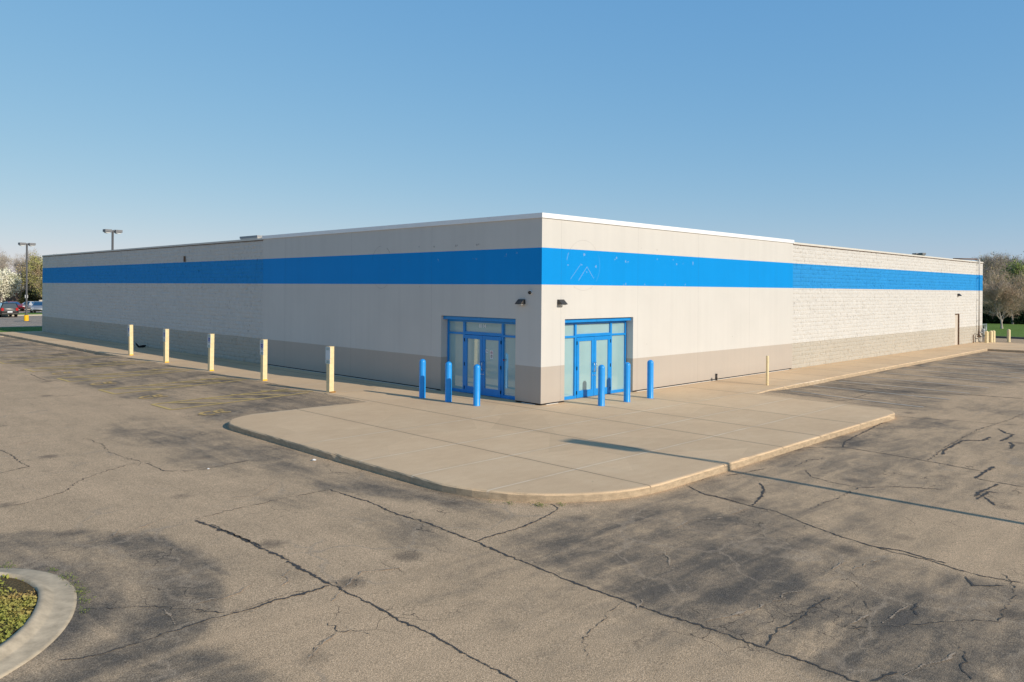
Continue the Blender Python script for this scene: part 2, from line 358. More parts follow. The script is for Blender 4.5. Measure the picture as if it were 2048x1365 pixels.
CRACKS=[(0.055,[(-13.29,-4.31),(-13.24,-4.79),(-13.18,-5.5),(-13.19,-6.35),(-13.16,-6.99),(-13.23,-7.71),(-13.24,-8.38)]),
(0.03,[(-13.19,-4.69),(-13.18,-5.36),(-13.16,-5.86),(-13.15,-6.33)]),
(0.05,[(-13.27,-8.41),(-13.55,-8.44),(-13.82,-8.41),(-14.07,-8.38),(-14.35,-8.41),(-14.61,-8.38)]),
(0.022,[(-14.61,-8.38),(-14.91,-8.35),(-15.18,-8.37),(-15.45,-8.38),(-15.74,-8.41),(-16.03,-8.43),(-16.29,-8.38),(-16.48,-8.25)]),
(0.015,[(-13.62,-8.37),(-13.82,-8.27),(-14.11,-8.3),(-14.4,-8.36),(-14.63,-8.35)]),
(0.03,[(-13.24,-8.38),(-13.24,-8.78),(-13.21,-9.17),(-13.22,-9.51),(-13.23,-9.88),(-13.19,-10.31),(-13.21,-11.03),(-13.22,-11.47),(-13.22,-11.81),(-13.22,-12.02)]),
(0.014,[(-13.27,-4.26),(-12.69,-4.13),(-12.12,-4.09),(-11.52,-4.07),(-10.98,-4.06),(-10.52,-4.08)]),
(0.035,[(-10.52,-4.08),(-10.52,-4.83),(-10.49,-5.42),(-10.56,-5.98),(-10.61,-6.44),(-10.55,-7.05),(-10.59,-7.75),(-10.64,-8.4),(-10.7,-9.13),(-10.72,-9.86),(-10.76,-10.55),(-10.71,-11.31),(-10.7,-11.85),(-10.61,-12.47),(-10.58,-13.19),(-10.53,-13.75),(-10.56,-14.25),(-10.59,-14.69)]),
(0.028,[(-10.67,-8.41),(-10.24,-8.37),(-9.75,-8.4),(-9.18,-8.32),(-8.68,-8.22),(-8.26,-8.05),(-8.17,-7.82),(-8.23,-7.66)]),
(0.018,[(-15.42,-1.12),(-15.07,-1.16),(-14.67,-0.98),(-14.28,-0.76),(-13.84,-0.08),(-13.42,0.29),(-12.82,0.71),(-12.35,0.88)]),
(0.022,[(-12.22,0.76),(-12.2,0.26),(-12.21,-0.29),(-11.86,-0.65),(-11.52,-0.76),(-10.87,-0.59),(-10.29,-0.57)]),
(0.015,[(-12.23,4.78),(-12.17,3.67),(-12.36,2.55),(-12.33,1.63),(-12.23,0.96)]),
(0.022,[(-14.16,4.54),(-14.11,3.72),(-14.18,2.79),(-14.16,2.1),(-14.36,2.03),(-14.77,1.8)]),
(0.014,[(-15.85,-7.0),(-15.54,-7.22),(-15.24,-7.47),(-14.96,-7.86),(-14.68,-8.3)]),
(0.01,[(-13.91,-9.38),(-13.95,-9.65),(-13.82,-9.73),(-13.72,-9.95)]),
(0.008,[(-13.95,-9.65),(-14.23,-9.76),(-14.4,-9.85),(-14.55,-10.01)]),
(0.009,[(-13.18,-8.32),(-13.18,-8.61),(-13.03,-8.66),(-12.85,-8.44)]),
(0.03,[(-5.11,-8.73),(-5.39,-9.28),(-5.4,-9.79),(-5.43,-10.3),(-5.38,-10.79),(-5.59,-11.25),(-5.74,-11.66),(-5.9,-12.21),(-5.96,-12.68),(-6.01,-13.06),(-5.95,-13.52),(-6.05,-13.95),(-6.05,-14.32),(-5.91,-14.79)]),
(0.03,[(-5.43,-9.35),(-5.36,-9.62),(-5.4,-10.09)]),
(0.04,[(-5.96,-12.76),(-5.84,-13.07),(-5.89,-13.51),(-5.89,-13.77)]),
(0.05,[(-3.73,-9.61),(-4.09,-9.9),(-4.72,-10.15),(-5.37,-10.32)]),
(0.022,[(-1.87,-9.73),(-2.37,-10.11),(-2.46,-10.66),(-2.44,-11.14),(-1.75,-11.59),(-1.19,-12.33)]),
(0.02,[(-2.44,-11.14),(-3.64,-11.15),(-4.75,-11.13)]),
(0.025,[(-3.75,-8.86),(-3.14,-8.97),(-2.41,-9.1)]),
(0.04,[(1.25,-9.29),(2.06,-9.03),(3.15,-8.91),(4.58,-8.76),(5.9,-8.62)]),
(0.03,[(0.5,-8.71),(1.31,-9.27),(1.37,-9.96),(1.41,-11.05),(1.35,-11.89),(1.32,-12.43)]),
(0.07,[(2.09,-12.49),(1.24,-12.5),(0.44,-12.52)]),
(0.04,[(0.44,-12.52),(0.44,-13.02),(0.45,-13.44)]),
(0.08,[(6.19,-11.44),(5.39,-11.41),(4.94,-11.07),(3.79,-11.1),(3.14,-11.12),(2.47,-11.26)]),
(0.08,[(7.85,-11.23),(7.16,-11.57),(7.16,-11.77),(6.37,-11.78),(5.72,-11.78)]),
(0.08,[(5.76,-11.97),(5.39,-12.16),(4.77,-12.22)]),
(0.06,[(-1.21,-12.94),(-0.53,-12.94),(0.28,-13.01)]),
(0.05,[(-1.47,-13.05),(-0.56,-13.04),(-0.59,-13.23)]),
(0.05,[(-1.15,-13.1),(-1.66,-13.41)]),
(0.02,[(-1.72,-9.43),(-0.92,-9.35),(-0.35,-9.5)]),
(0.022,[(-10.51,-13.21),(-10.27,-13.15),(-9.96,-13.09),(-9.67,-13.13),(-9.27,-13.13),(-8.94,-13.08),(-8.54,-13.12)]),
(0.04,[(-10.44,-14.35),(-10.24,-14.4),(-10.01,-14.47)]),
(0.014,[(-9.32,-13.66),(-8.86,-13.99),(-8.47,-14.25),(-7.94,-14.58),(-7.67,-14.91)]),
(0.06,[(-7.85,-13.99),(-8.1,-14.02),(-8.25,-14.12)]),
(0.02,[(-8.32,-13.47),(-8.6,-13.67)]),
(0.025,[(7.49,-8.26),(7.75,-9.03),(8.26,-9.9),(8.71,-10.96),(9.23,-11.59)]),
(0.02,[(1.46,-11.24),(3.69,-11.02),(7.07,-10.86),(9.78,-11.03),(11.88,-11.02)]),
(0.009,[(-10.69,-11.33),(-11.12,-11.44),(-11.57,-11.57),(-11.99,-11.69),(-12.26,-11.98)]),
(0.012,[(-8.79,-14.71),(-8.98,-14.86),(-9.37,-14.94),(-9.58,-15.09)]),
(0.014,[(-5.75,-14.46),(-5.85,-14.6),(-6.51,-14.81),(-7.19,-14.82),(-7.65,-14.88)]),
(0.04,[(-6.26,-14.13),(-6.59,-14.31),(-6.4,-14.47),(-6.25,-14.61)]),
(0.07,[(14.53,-5.12),(14.53,-6.19),(14.78,-7.23),(15.3,-8.68),(15.95,-10.16)]),  # wide dark line near the right stalls, drawn with the same strips
(0.03,[(8.3,-5.64),(10.12,-5.96),(12.14,-5.73),(13.02,-5.68)]),
(0.03,[(-9.03,22.35),(-9.08,21.49),(-9.16,20.69),(-9.21,19.36),(-8.88,18.91)]),
(0.02,[(-11.27,13.59),(-10.72,13.86),(-10.16,13.83),(-9.69,13.65)])]
GRIT=[(0.05,[(-10.46,-12.38),(-10.19,-12.49),(-9.69,-12.61),(-9.01,-12.72)]),
(0.05,[(-9.3,-13.59),(-9.03,-13.66),(-8.74,-13.69)]),
(0.05,[(-8.85,-13.9),(-8.44,-13.9),(-8.03,-13.93)]),
(0.05,[(-7.73,-10.11),(-7.0,-10.02),(-6.57,-10.33),(-5.58,-10.34)]),
(0.05,[(-10.03,-14.55),(-9.65,-14.62),(-9.37,-14.73),(-9.03,-14.77)]),
(0.05,[(-7.23,-12.92),(-6.9,-12.96),(-6.52,-13.03)]),
(0.05,[(-9.01,-10.62),(-8.78,-10.68),(-9.29,-11.14)]),
(0.05,[(-7.48,-12.71),(-7.04,-12.71),(-6.98,-12.82)]),
(0.05,[(-8.53,-12.83),(-8.83,-12.67),(-9.3,-12.66)]),
(0.05,[(-10.53,-11.48),(-10.8,-11.62),(-10.67,-11.69)]),
(0.05,[(-14.81,-7.8),(-14.62,-7.81),(-14.47,-7.87),(-14.22,-7.79),(-14.0,-7.67)]),
(0.05,[(-15.16,-7.71),(-15.19,-7.96),(-15.24,-8.23)]),
(0.05,[(-13.36,-7.52),(-13.54,-7.67),(-13.61,-7.9),(-13.74,-7.98)]),
(0.05,[(-14.59,-4.29),(-14.42,-3.96)]),
(0.05,[(-15.06,-4.36),(-14.75,-4.26),(-14.47,-4.27),(-13.57,-3.78)]),
(0.05,[(-13.54,-8.88),(-12.68,-8.28),(-12.2,-8.53)]),
(0.05,[(-15.54,-5.84),(-15.43,-5.79)]),
(0.05,[(-13.84,4.88),(-13.48,5.12),(-13.03,5.42)]),
(0.05,[(-12.19,-3.33),(-11.81,-3.5),(-11.1,-2.93),(-10.92,-2.77)]),
(0.05,[(-13.7,-4.35),(-13.52,-4.45)]),
(0.05,[(-14.53,-8.32),(-14.41,-8.52)]),
(0.05,[(-14.55,-10.01),(-14.29,-9.83),(-14.01,-9.7)])]
# ------------------------------------------------------------------ camera, light, sky
yaw, roll = .7799, .0083
F = Vector((math.cos(yaw), math.sin(yaw), 0)); RR = Vector((math.sin(yaw), -math.cos(yaw), 0)); UU = Vector((0,0,1))
R2 = RR*math.cos(roll) + UU*math.sin(roll); U2 = -RR*math.sin(roll) + UU*math.cos(roll)
cam = bpy.data.cameras.new('camera'); co = bpy.data.objects.new('camera', cam); COL.objects.link(co)
mw = Matrix.Identity(4)
for i in range(3): mw[i][0] = R2[i]; mw[i][1] = U2[i]; mw[i][2] = -F[i]
mw[0][3], mw[1][3], mw[2][3] = -19.112, -17.547, 3.804
co.matrix_world = mw
cam.sensor_width = 36; cam.lens = 1592.1/2048*36; cam.shift_y = -104.75/2048; cam.clip_end = 3000; cam.clip_start = .1
scene.camera = co

SUN = Vector((.13*math.cos(R(24.6)), -.9915*math.cos(R(24.6)), math.sin(R(24.6)))).normalized()
sl = bpy.data.lights.new('sun', 'SUN'); sl.energy = SUN_E; sl.angle = R(.5); sl.color = (1, .90, .76)
so = bpy.data.objects.new('sun', sl); COL.objects.link(so); so.rotation_euler = SUN.to_track_quat('Z', 'Y').to_euler(); so.location = (0,-40,40)
w = bpy.data.worlds.new('World'); scene.world = w; w.use_nodes = True
sky = w.node_tree.nodes.new('ShaderNodeTexSky'); sky.sky_type = 'NISHITA'; sky.sun_disc = False
sky.sun_elevation = R(24.6); sky.sun_rotation = math.atan2(SUN.x, SUN.y); sky.air_density = AIR; sky.dust_density = DUST; sky.ozone_density = OZONE
bg = w.node_tree.nodes['Background']; bg.inputs[1].default_value = SKY_E
nt = w.node_tree; ss_ = nt.nodes.new('ShaderNodeSeparateColor'); nt.links.new(sky.outputs[0], ss_.inputs[0]); cc_ = nt.nodes.new('ShaderNodeCombineColor')
for i, (pw, am) in enumerate(((.75, 1.11), (.45, 1.82), (.20, 3.28))):   # hazy spring sky: the blue evens out towards the horizon
    q1 = nt.nodes.new('ShaderNodeMath'); q1.operation = 'POWER'; nt.links.new(ss_.outputs[i], q1.inputs[0]); q1.inputs[1].default_value = pw
    q2 = nt.nodes.new('ShaderNodeMath'); q2.operation = 'MULTIPLY'; nt.links.new(q1.outputs[0], q2.inputs[0]); q2.inputs[1].default_value = am; nt.links.new(q2.outputs[0], cc_.inputs[i])
tc = w.node_tree.nodes.new('ShaderNodeTexCoord'); sp = w.node_tree.nodes.new('ShaderNodeSeparateXYZ'); w.node_tree.links.new(tc.outputs['Generated'], sp.inputs[0])
mr = w.node_tree.nodes.new('ShaderNodeMapRange'); w.node_tree.links.new(sp.outputs[2], mr.inputs[0])
for i, v in enumerate((.40, 1.0, 1.0, .35)): mr.inputs[i+1].default_value = v  # out-of-view zenith dimmed, to cut the blue fill light on the ground
zen = w.node_tree.nodes.new('ShaderNodeVectorMath'); zen.operation = 'SCALE'; w.node_tree.links.new(cc_.outputs[0], zen.inputs[0]); w.node_tree.links.new(mr.outputs[0], zen.inputs['Scale'])
w.node_tree.links.new(zen.outputs[0], bg.inputs[0])
scene.view_settings.view_transform = 'Standard'; scene.view_settings.look = 'None'; scene.view_settings.exposure = 0
scene.cycles.max_bounces = 8; scene.cycles.transparent_max_bounces = 16
scene.cycles.use_denoising = True

# ------------------------------------------------------------------ ground
def sm(a, b, x):
    t = np.clip((x-a)/(b-a), 0, 1); return t*t*(3-2*t)
def hgt(x, y):
    x = np.asarray(x, float); y = np.asarray(y, float)
    z = -.16 - .028*np.clip(-8.65-y, 0, 14)
    r = np.clip((x+8.6)/5.0, 0, 1)*(1-sm(27, 31, y))*np.clip((y-4.3)/.1, 0, 1)*(x < 0)
    z = z + .145*r
    return z + .14*np.exp(-((x-8.3)/2.6)**2-((y+3.6)/2.2)**2)
def H(x, y): return float(hgt(x, y))

rng = np.random.default_rng(5)
def vnoise(x, y, s, seed):
    g = np.random.default_rng(seed).random((64, 64)); x = x*s; y = y*s
    xi = np.floor(x).astype(int); yi = np.floor(y).astype(int); fx = x-xi; fy = y-yi
    fx = fx*fx*(3-2*fx); fy = fy*fy*(3-2*fy); q = lambda a, b: g[a % 64, b % 64]
    return (q(xi,yi)*(1-fx)+q(xi+1,yi)*fx)*(1-fy)+(q(xi,yi+1)*(1-fx)+q(xi+1,yi+1)*fx)*fy

m = MB(); m.add([(-900,-900,-.75),(900,-900,-.75),(900,900,-.75),(-900,900,-.75)], [(0,1,2,3)])
tag(m.build('ground', M['field']), kind='structure')

xs = np.concatenate([np.arange(-84,-24,4), np.arange(-24,-4,.15), np.arange(-4,20,.3), np.arange(20,60.1,1)])
ys = np.concatenate([np.arange(-70,-20,3), np.arange(-20,0,.15), np.arange(0,30,.3), np.arange(30,66,.8), np.arange(66,142,3)])
X, Y = np.meshgrid(xs, ys, indexing='ij'); Z = hgt(X, Y)
nx, ny = X.shape; idx = np.arange(nx*ny).reshape(nx, ny)
Fq = np.stack([idx[:-1,:-1], idx[1:,:-1], idx[1:,1:], idx[:-1,1:]], -1).reshape(-1, 4)
V = np.stack([X, Y, Z], -1).reshape(-1, 3)
# wear and sealcoat tone of the lot: red = dark sealcoat left, green = bleached newer lot
wx_ = X + (vnoise(X, Y, .5, 1)-.5)*1.3; wy_ = Y + (vnoise(X, Y, .5, 2)-.5)*1.3
def ell(cx, cy, rx, ry, soft=.5):
    d = np.sqrt(((wx_-cx)/rx)**2+((wy_-cy)/ry)**2); return 1-sm(1-soft, 1+soft, d)
def boxm(x0, x1, y0, y1, s=.5, X_=None, Y_=None):
    X_ = wx_ if X_ is None else X_; Y_ = wy_ if Y_ is None else Y_
    return sm(x0-s, x0+s, X_)*(1-sm(x1-s, x1+s, X_))*sm(y0-s, y0+s, Y_)*(1-sm(y1-s, y1+s, Y_))
dk = np.zeros_like(X)
def put(a, k):
    global dk; dk = np.maximum(dk, a*k)
put(boxm(-10.72, -6.2, -16, -8.9, .25, X+(vnoise(X,Y,2,3)-.5)*.12, wy_)*(.45+.75*vnoise(X,Y,.45,4)), .95)
put(ell(-8.9, -10.1, 1.5, 1.3), 1.0); put(ell(-8.5, -9.1, 1.0, .5), .9); put(ell(-8.9,-13.9,1.6,1.0), .95); put(ell(-7.2,-12.4,1.2,.8), .8)
put(boxm(-10.4, -9.15, -8.2, 2.5, .25)*(.5+.7*vnoise(X,Y,.7,6)), .75)
ri = np.sqrt((X+17.35)**2+((Y+6.0)*.97)**2) + (vnoise(X,Y,.9,7)-.5)*.10
ring = np.interp(ri, [0, 1.6, 1.85, 2.1, 2.3, 2.55, 2.75, 3.35, 3.5, 4.2], [.7, .85, 1.0, .75, .30, .60, .95, .85, .15, 0])
put(ring*(Y > -12), 1.0)
put(boxm(-22, -15.2, -10.6, -8.3, .35), .85)
put(boxm(-17, -14.6, -4.2, -3.1, .25), .6)
put(ell(-10.2, 4.2, 1.3, 2.6)*(.4+.8*vnoise(X,Y,1.,8)), .85); put(ell(-10.7, .2, .8, 1.6), .6)
put(ell(-11.5, -7.2, .8, 1.1), .45); put(ell(-11.5,-4.9,.5,.7), .35)
put(boxm(-8.5, -3.4, 4.8, 52, .6)*(.35+.9*vnoise(X,Y,.6,9)), .85)
put(boxm(9.2, 42, -8.6, -2.4, .7)*(.3+1.0*vnoise(X,Y,.5,10)), .9)
put(boxm(-2, 8.6, -9.5, -8.55, .22)*(.5+.8*vnoise(X,Y,.8,11)), .8); put(ell(2.6, -9.3, 2.2, .7), .9); put(ell(6.4, -9.6, 1.6, .9), .7)
put(boxm(-7.8, -4.2, -9.6, -8.75, .2), .6); put(ell(-1.5,-10.6,1.4,.9), .55); put(ell(-5.6,-11.5,1.2,1.6), .5)
put(boxm(10, 42, -2.9, -2.3, .2), .9); put(boxm(-5.4, 16, -17, -9.2, .5)*(.12+.75*vnoise(X,Y,.42,15)), .62); put(boxm(-13.1, -10.9, -14, -8.6, .3)*vnoise(X,Y,.55,16), .38)
put(ell(-13.2, 1.0, 1.4, 1.6)*0, 0)
put(boxm(-60, -22, -60, 60, 2.)*vnoise(X,Y,.15,12), .7); put(boxm(14, 60, -30, -9, 1.5)*vnoise(X,Y,.3,13), .45)
pale = sm(60, 66, Y) + .0*X
tone = np.stack([np.clip(dk,0,1), np.clip(pale,0,1)*.75, np.zeros_like(X), np.ones_like(X)], -1).reshape(-1, 4)
# cracks and sealed joints as thin strips lying on the lot
CV = []; CF = []
CW = []
def strip(pts, width, dz, jit=.35, step=.12, wob=.03, out=None):
    V_, F_ = out; P = [Vector((p[0], p[1])) for p in pts]; Q = [P[0]]
    for a, b in zip(P[:-1], P[1:]):
        n_ = max(1, int((b-a).length/step))
        for i in range(1, n_+1): Q.append(a.lerp(b, i/n_))
    for i in range(1, len(Q)-1):
        t = (Q[i+1]-Q[i-1]); t = Vector((-t.y, t.x)).normalized() if t.length > 1e-6 else Vector((0,1)); Q[i] = Q[i] + t*random.gauss(0, wob)
    base = len(V_); N = len(Q)
    for i, q in enumerate(Q):
        t = Q[min(i+1, N-1)]-Q[max(0, i-1)]; nn = Vector((-t.y, t.x)).normalized() if t.length > 1e-6 else Vector((0,1))
        e = .35 if (i == 0 or i == N-1) and jit > 0 else 1
        a = width*.5*e*(1+random.uniform(-jit, jit)); b = width*.5*e*(1+random.uniform(-jit, jit))
        for p1 in (q+nn*a, q, q-nn*b): V_.append((p1.x, p1.y, H(p1.x, p1.y)+dz))
    CW.extend([0, min(1., .55+width*8), 0]*N)
    for i in range(N-1):
        for k in (0, 1): F_.append((base+3*i+k+1, base+3*i+k+4, base+3*i+k+3, base+3*i+k))
for wd, pts in CRACKS: strip(pts, wd*1.55+.008, .006, .4, .06, .012 if wd > .02 else .02, (CV, CF))
nT = len(CF)
for wd, pts in GRIT: strip(pts, .10, .010, .6, .10, .014, (CV, CF))
CWa = list(CW); nb = len(V); CV = np.array(CV); CF = np.array(CF)+nb
midx = np.concatenate([np.zeros(len(Fq)), np.ones(nT), np.full(len(CF)-nT, 2)])
lot = npmesh('parking_lot', np.concatenate([V, CV]), np.concatenate([Fq, CF]), [M['asphalt'], M['tar'], M['dust']], midx=midx, smooth=True)
at = lot.data.color_attributes.new('tone', 'FLOAT_COLOR', 'POINT')
at.data.foreach_set('color', np.concatenate([tone, np.array([[1,0,c_,1] for c_ in CWa])]).astype(np.float32).ravel())
tag(lot, kind='structure')

# painted stall lines
def lines_obj(name, segs, mat, w=.1, dz=.010):
    V_, F_ = [], []
    for s in segs: strip(s, w, dz, .0, .6, 0, (V_, F_))
    o = npmesh(name, V_, F_, mat); return tag(o, kind='structure')
yel = []
for k in range(5):
    y0 = 8.0+5.08*k + .05; y1 = y0+1.6
    yel += [[(-8.65,y0),(-3.8,y0-.15)], [(-8.65,y1),(-3.8,y1-.35)], [(-8.65,y0),(-8.65,y1)]]
    for j in range(4):
        x = -8.2+1.15*j; yel.append([(x,y1-.02),(x+1.25,y0)])
yel += [[(-8.6,31.9),(-4.3,32.3)]]
lines_obj('yellow_stall_lines', yel, M['liney'], .12)
wl = [[(-9.6,y),(-4.3,y+.35)] for y in (34.8,37.3,39.9,42.6,45.3,48.0,50.6)]
wl += [[(x, -3.15 if x > 13 else -3.5),(x-.25,-8.4)] for x in (10.55,13.4,15.95,18.6,21.25,24,26.7,29.4,32.1,34.8,37.5,40.2)]
for x in np.arange(-12, 30, 2.75):
    wl += [[(x,67.5),(x+.4,73.5)], [(x,76),(x+.4,82)], [(x+.4,90.5),(x+.6,96.5)]]
lines_obj('white_stall_lines', wl, M['linew'], .10, .012)
# faded wheelchair marks on the stalls
def chair_marks(cx, cy, s):
    a = [[(cx-.35*s,cy-.1*s),(cx-.25*s,cy-.42*s),(cx+.1*s,cy-.5*s),(cx+.38*s,cy-.3*s),(cx+.42*s,cy+.05*s)],
         [(cx-.3*s,cy+.55*s),(cx-.12*s,cy+.1*s),(cx+.3*s,cy+.15*s),(cx+.52*s,cy+.6*s)], [(cx-.1*s,cy+.35*s),(cx+.2*s,cy+.38*s)]]
    return a
sym = []
for cx, cy in ((-8.0,6.45),(-8.0,11.3),(-7.95,16.5),(-7.95,21.6)):
    sym += [[(q[1]-cy+cx, q[0]-cx+cy) for q in s] for s in chair_marks(cx, cy, .8)]
lines_obj('faded_stall_symbols', sym, M['linef'], .13, .014)

# ------------------------------------------------------------------ sidewalk and plaza
def arc(cx, cy, r, a0, a1, n=10): return [(cx+r*math.cos(R(a0+(a1-a0)*i/n)), cy+r*math.sin(R(a0+(a1-a0)*i/n))) for i in range(n+1)]
out_ = [(1.2,1.2),(50.3,1.2),(50.3,-24),(42.15,-24),(42.12,-2.5),(30,-2.66),(17.8,-2.83),(12,-2.98),(9.6,-3.1),(8.25,-3.3),(8.05,-5.2)]
out_ += arc(6.75, -7.3, 1.3, 0, -90, 8) + [(4,-8.6),(0,-8.63),(-3.9,-8.65)] + arc(-5.75, -5.35, 3.3, -93, -180, 14)
out_ += [(-9.03,-2),(-8.97,1.5)] + arc(-7.45, 3.15, 1.5, 178, 92, 8) + [(-5.5,4.66),(-3.68,4.5),(-3.5,9),(-3.4,18),(-3.35,30),(-3.15,45),(-3.05,52.3),(-3.05,56),(1.2,56)]
out_ = [Vector(p) for p in out_]
dens = []
for a, b in zip(out_, out_[1:]+out_[:1]):
    n_ = max(1, int((b-a).length/.22))
    for i in range(n_): dens.append(a.lerp(b, i/n_))
out_ = dens
nO = len(out_)
ar = sum(a.x*b.y-b.x*a.y for a, b in zip(out_, out_[1:]+out_[:1]))
if ar < 0: out_.reverse()
def inset(poly, d):
    res = []
    for i, p in enumerate(poly):
        t = (poly[(i+1)%len(poly)]-poly[i-1]).normalized(); res.append(p+Vector((-t.y, t.x))*d)
    return res
bm = bmesh.new(); rings = []
chip = [random.uniform(.3, 1.) if random.random() < .05 else 0 for _ in range(nO)]
for d, z, jit, ch in ((.055, 0, 0, 0), (.018, -.008, .004, .7), (0, -.035, .007, 1), (-.004, -.14, .007, .15), (0, -.55, 0, 0)):
    r1 = inset(out_, d); r2 = inset(out_, d+.04)
    rings.append([bm.verts.new((p.x*(1-k*ch)+q.x*k*ch+random.uniform(-jit,jit), p.y*(1-k*ch)+q.y*k*ch+random.uniform(-jit,jit), z-.03*k*ch)) for p, q, k in zip(r1, r2, chip)])
for a, b in zip(rings[:-1], rings[1:]):
    for i in range(nO):
        f = bm.faces.new((a[i], b[i], b[(i+1)%nO], a[(i+1)%nO]))
from mathutils.geometry import tessellate_polygon
for tri in tessellate_polygon([[v.co.copy() for v in rings[0]]]): bm.faces.new([rings[0][i] for i in tri])
bmesh.ops.recalc_face_normals(bm, faces=bm.faces)
me = bpy.data.meshes.new('sidewalk'); bm.to_mesh(me); bm.free(); me.materials.append(M['walk'])
walk = bpy.data.objects.new('sidewalk', me); COL.objects.link(walk); tag(walk, kind='structure')

# ------------------------------------------------------------------ planting island, lawns
def catmull(pts, n=6):
    P = [Vector(p) for p in pts]; o = []
    for i in range(1, len(P)-2):
        a, b, c, d = P[i-1:i+3]
        for k in range(n):
            t = k/n; o.append(.5*((2*b)+(c-a)*t+(2*a-5*b+4*c-d)*t*t+(3*b-a-3*c+d)*t**3))
    return o + [P[-2]]
isl = catmull([(-30,-9.3),(-24,-9.25),(-19.5,-9.2),(-18.0,-8.85),(-17.0,-8.27),(-16.45,-7.8),(-16.05,-7.2),(-15.78,-6.5),(-15.7,-5.95),(-15.8,-5.3),(-16.15,-4.75),(-16.7,-4.35),(-17.5,-4.1),(-19.5,-4.0),(-24,-3.95),(-30,-3.9)], 8)
prof = [(-.02,-.05),(0,.008),(.04,.018),(.235,.028),(.262,.036),(.345,.088),(.37,.094),(.42,.094),(.43,.02)]
bm = bmesh.new(); rings = []
for d, z in prof:
    rr = []
    for i, p in enumerate(isl):
        t = (isl[min(i+1,len(isl)-1)]-isl[max(0,i-1)]).normalized(); q = p+Vector((-t.y, t.x))*d
        rr.append(bm.verts.new((q.x, q.y, H(p.x,p.y)+z)))
    rings.append(rr)
for a, b in zip(rings[:-1], rings[1:]):
    for i in range(len(isl)-1):
        f = bm.faces.new((a[i], a[i+1], b[i+1], b[i])); f.smooth = True
bed_edge = [v.co.copy() for v in rings[-1]]
me = bpy.data.meshes.new('island_kerb'); bm.to_mesh(me); bm.free(); me.materials.append(M['walk2'])
tag(bpy.data.objects.new('island_kerb', me), kind='structure'); COL.objects.link(bpy.data.objects['island_kerb'])
bm = bmesh.new(); vs = [bm.verts.new((c.x, c.y, c.z+.035)) for c in bed_edge]; 
for tri in tessellate_polygon([[v.co.copy() for v in vs]]): bm.faces.new([vs[i] for i in tri])
bmesh.ops.recalc_face_normals(bm, faces=bm.faces); me = bpy.data.meshes.new('planting_bed'); bm.to_mesh(me); bm.free(); me.materials.append(M['soil'])
tag(bpy.data.objects.new('planting_bed', me), kind='structure'); COL.objects.link(bpy.data.objects['planting_bed'])
def leaf_quads(P, size, rg, flat=.0, aspect=1.6):
    n = len(P); a = rg.normal(size=(n,3)); a[:,2] *= (1-flat); a /= np.linalg.norm(a, axis=1)[:,None]+1e-9
    b = np.cross(a, rg.normal(size=(n,3))); b /= np.linalg.norm(b, axis=1)[:,None]+1e-9
    s = (size*rg.uniform(.6, 1.4, n)*np.ones(n))[:,None]; a = a*s*aspect*.5; b = b*s*.5
    V_ = np.stack([P-a, P-b*.9, P+a, P+b*.9], 1).reshape(-1, 3); return V_, np.arange(4*n).reshape(n, 4)
def in_poly(x, y, poly):
    c = np.zeros(len(x), bool); j = len(poly)-1
    for i in range(len(poly)):
        xi, yi, xj, yj = poly[i].x, poly[i].y, poly[j].x, poly[j].y
        c ^= ((yi > y) != (yj > y)) & (x < (xj-xi)*(y-yi)/(yj-yi+1e-12)+xi); j = i
    return c
n_ = 190000; bx = rng.uniform(-19.5, -15.8, n_); by = rng.uniform(-9, -4.2, n_); k = in_poly(bx, by, bed_edge); bx, by = bx[k], by[k]
dn = vnoise(bx, by, 1.4, 20); k = dn+.55*vnoise(bx,by,4.,21) > rng.uniform(.5, 1.45, len(bx)); bx, by, dn = bx[k], by[k], dn[k]
zz = np.array([H(a, b) for a, b in zip(bx, by)])+.05+rng.uniform(0, 1, len(bx))**2*.06*(.4+dn)
lv, lf = leaf_quads(np.stack([bx, by, zz], 1), np.where(rng.random(len(bx)) < .12, .04, .02), rng, .3)
tag(npmesh('ground_cover', lv, lf, M['ground_leaf']), kind='stuff')
# weeds along the kerbs
pts = []
for (x, y, z, n_, s) in [(-15.72,-5.3,.0,30,.03),(-15.68,-5.75,0,60,.05),(-15.68,-6.1,0,40,.04),(-15.70,-6.42,0,70,.045),(-15.76,-6.75,0,40,.04),(-16.13,-4.74,0,60,.045),(-15.9,-7.1,0,20,.03),(-8.72,-7.25,0,40,.03),(-8.4,-7.72,0,90,.045),(-8.1,-7.97,0,40,.03),(-8.9,-6.9,0,12,.03),(-8.97,-5.9,0,8,.02)]:
    q = rng.normal(size=(n_,3))*np.array([s, s*1.6, .0])+np.array([x, y, H(x,y)]); q[:,2] += rng.uniform(.005, .05, n_); pts.append(q)
pts = [np.repeat(q, 2, 0)+rng.normal(size=(len(q)*2,3))*.008 for q in pts]
lv, lf = leaf_quads(np.concatenate(pts), .011, rng)
tag(npmesh('kerb_weeds', lv, lf, M['weed']), kind='stuff')

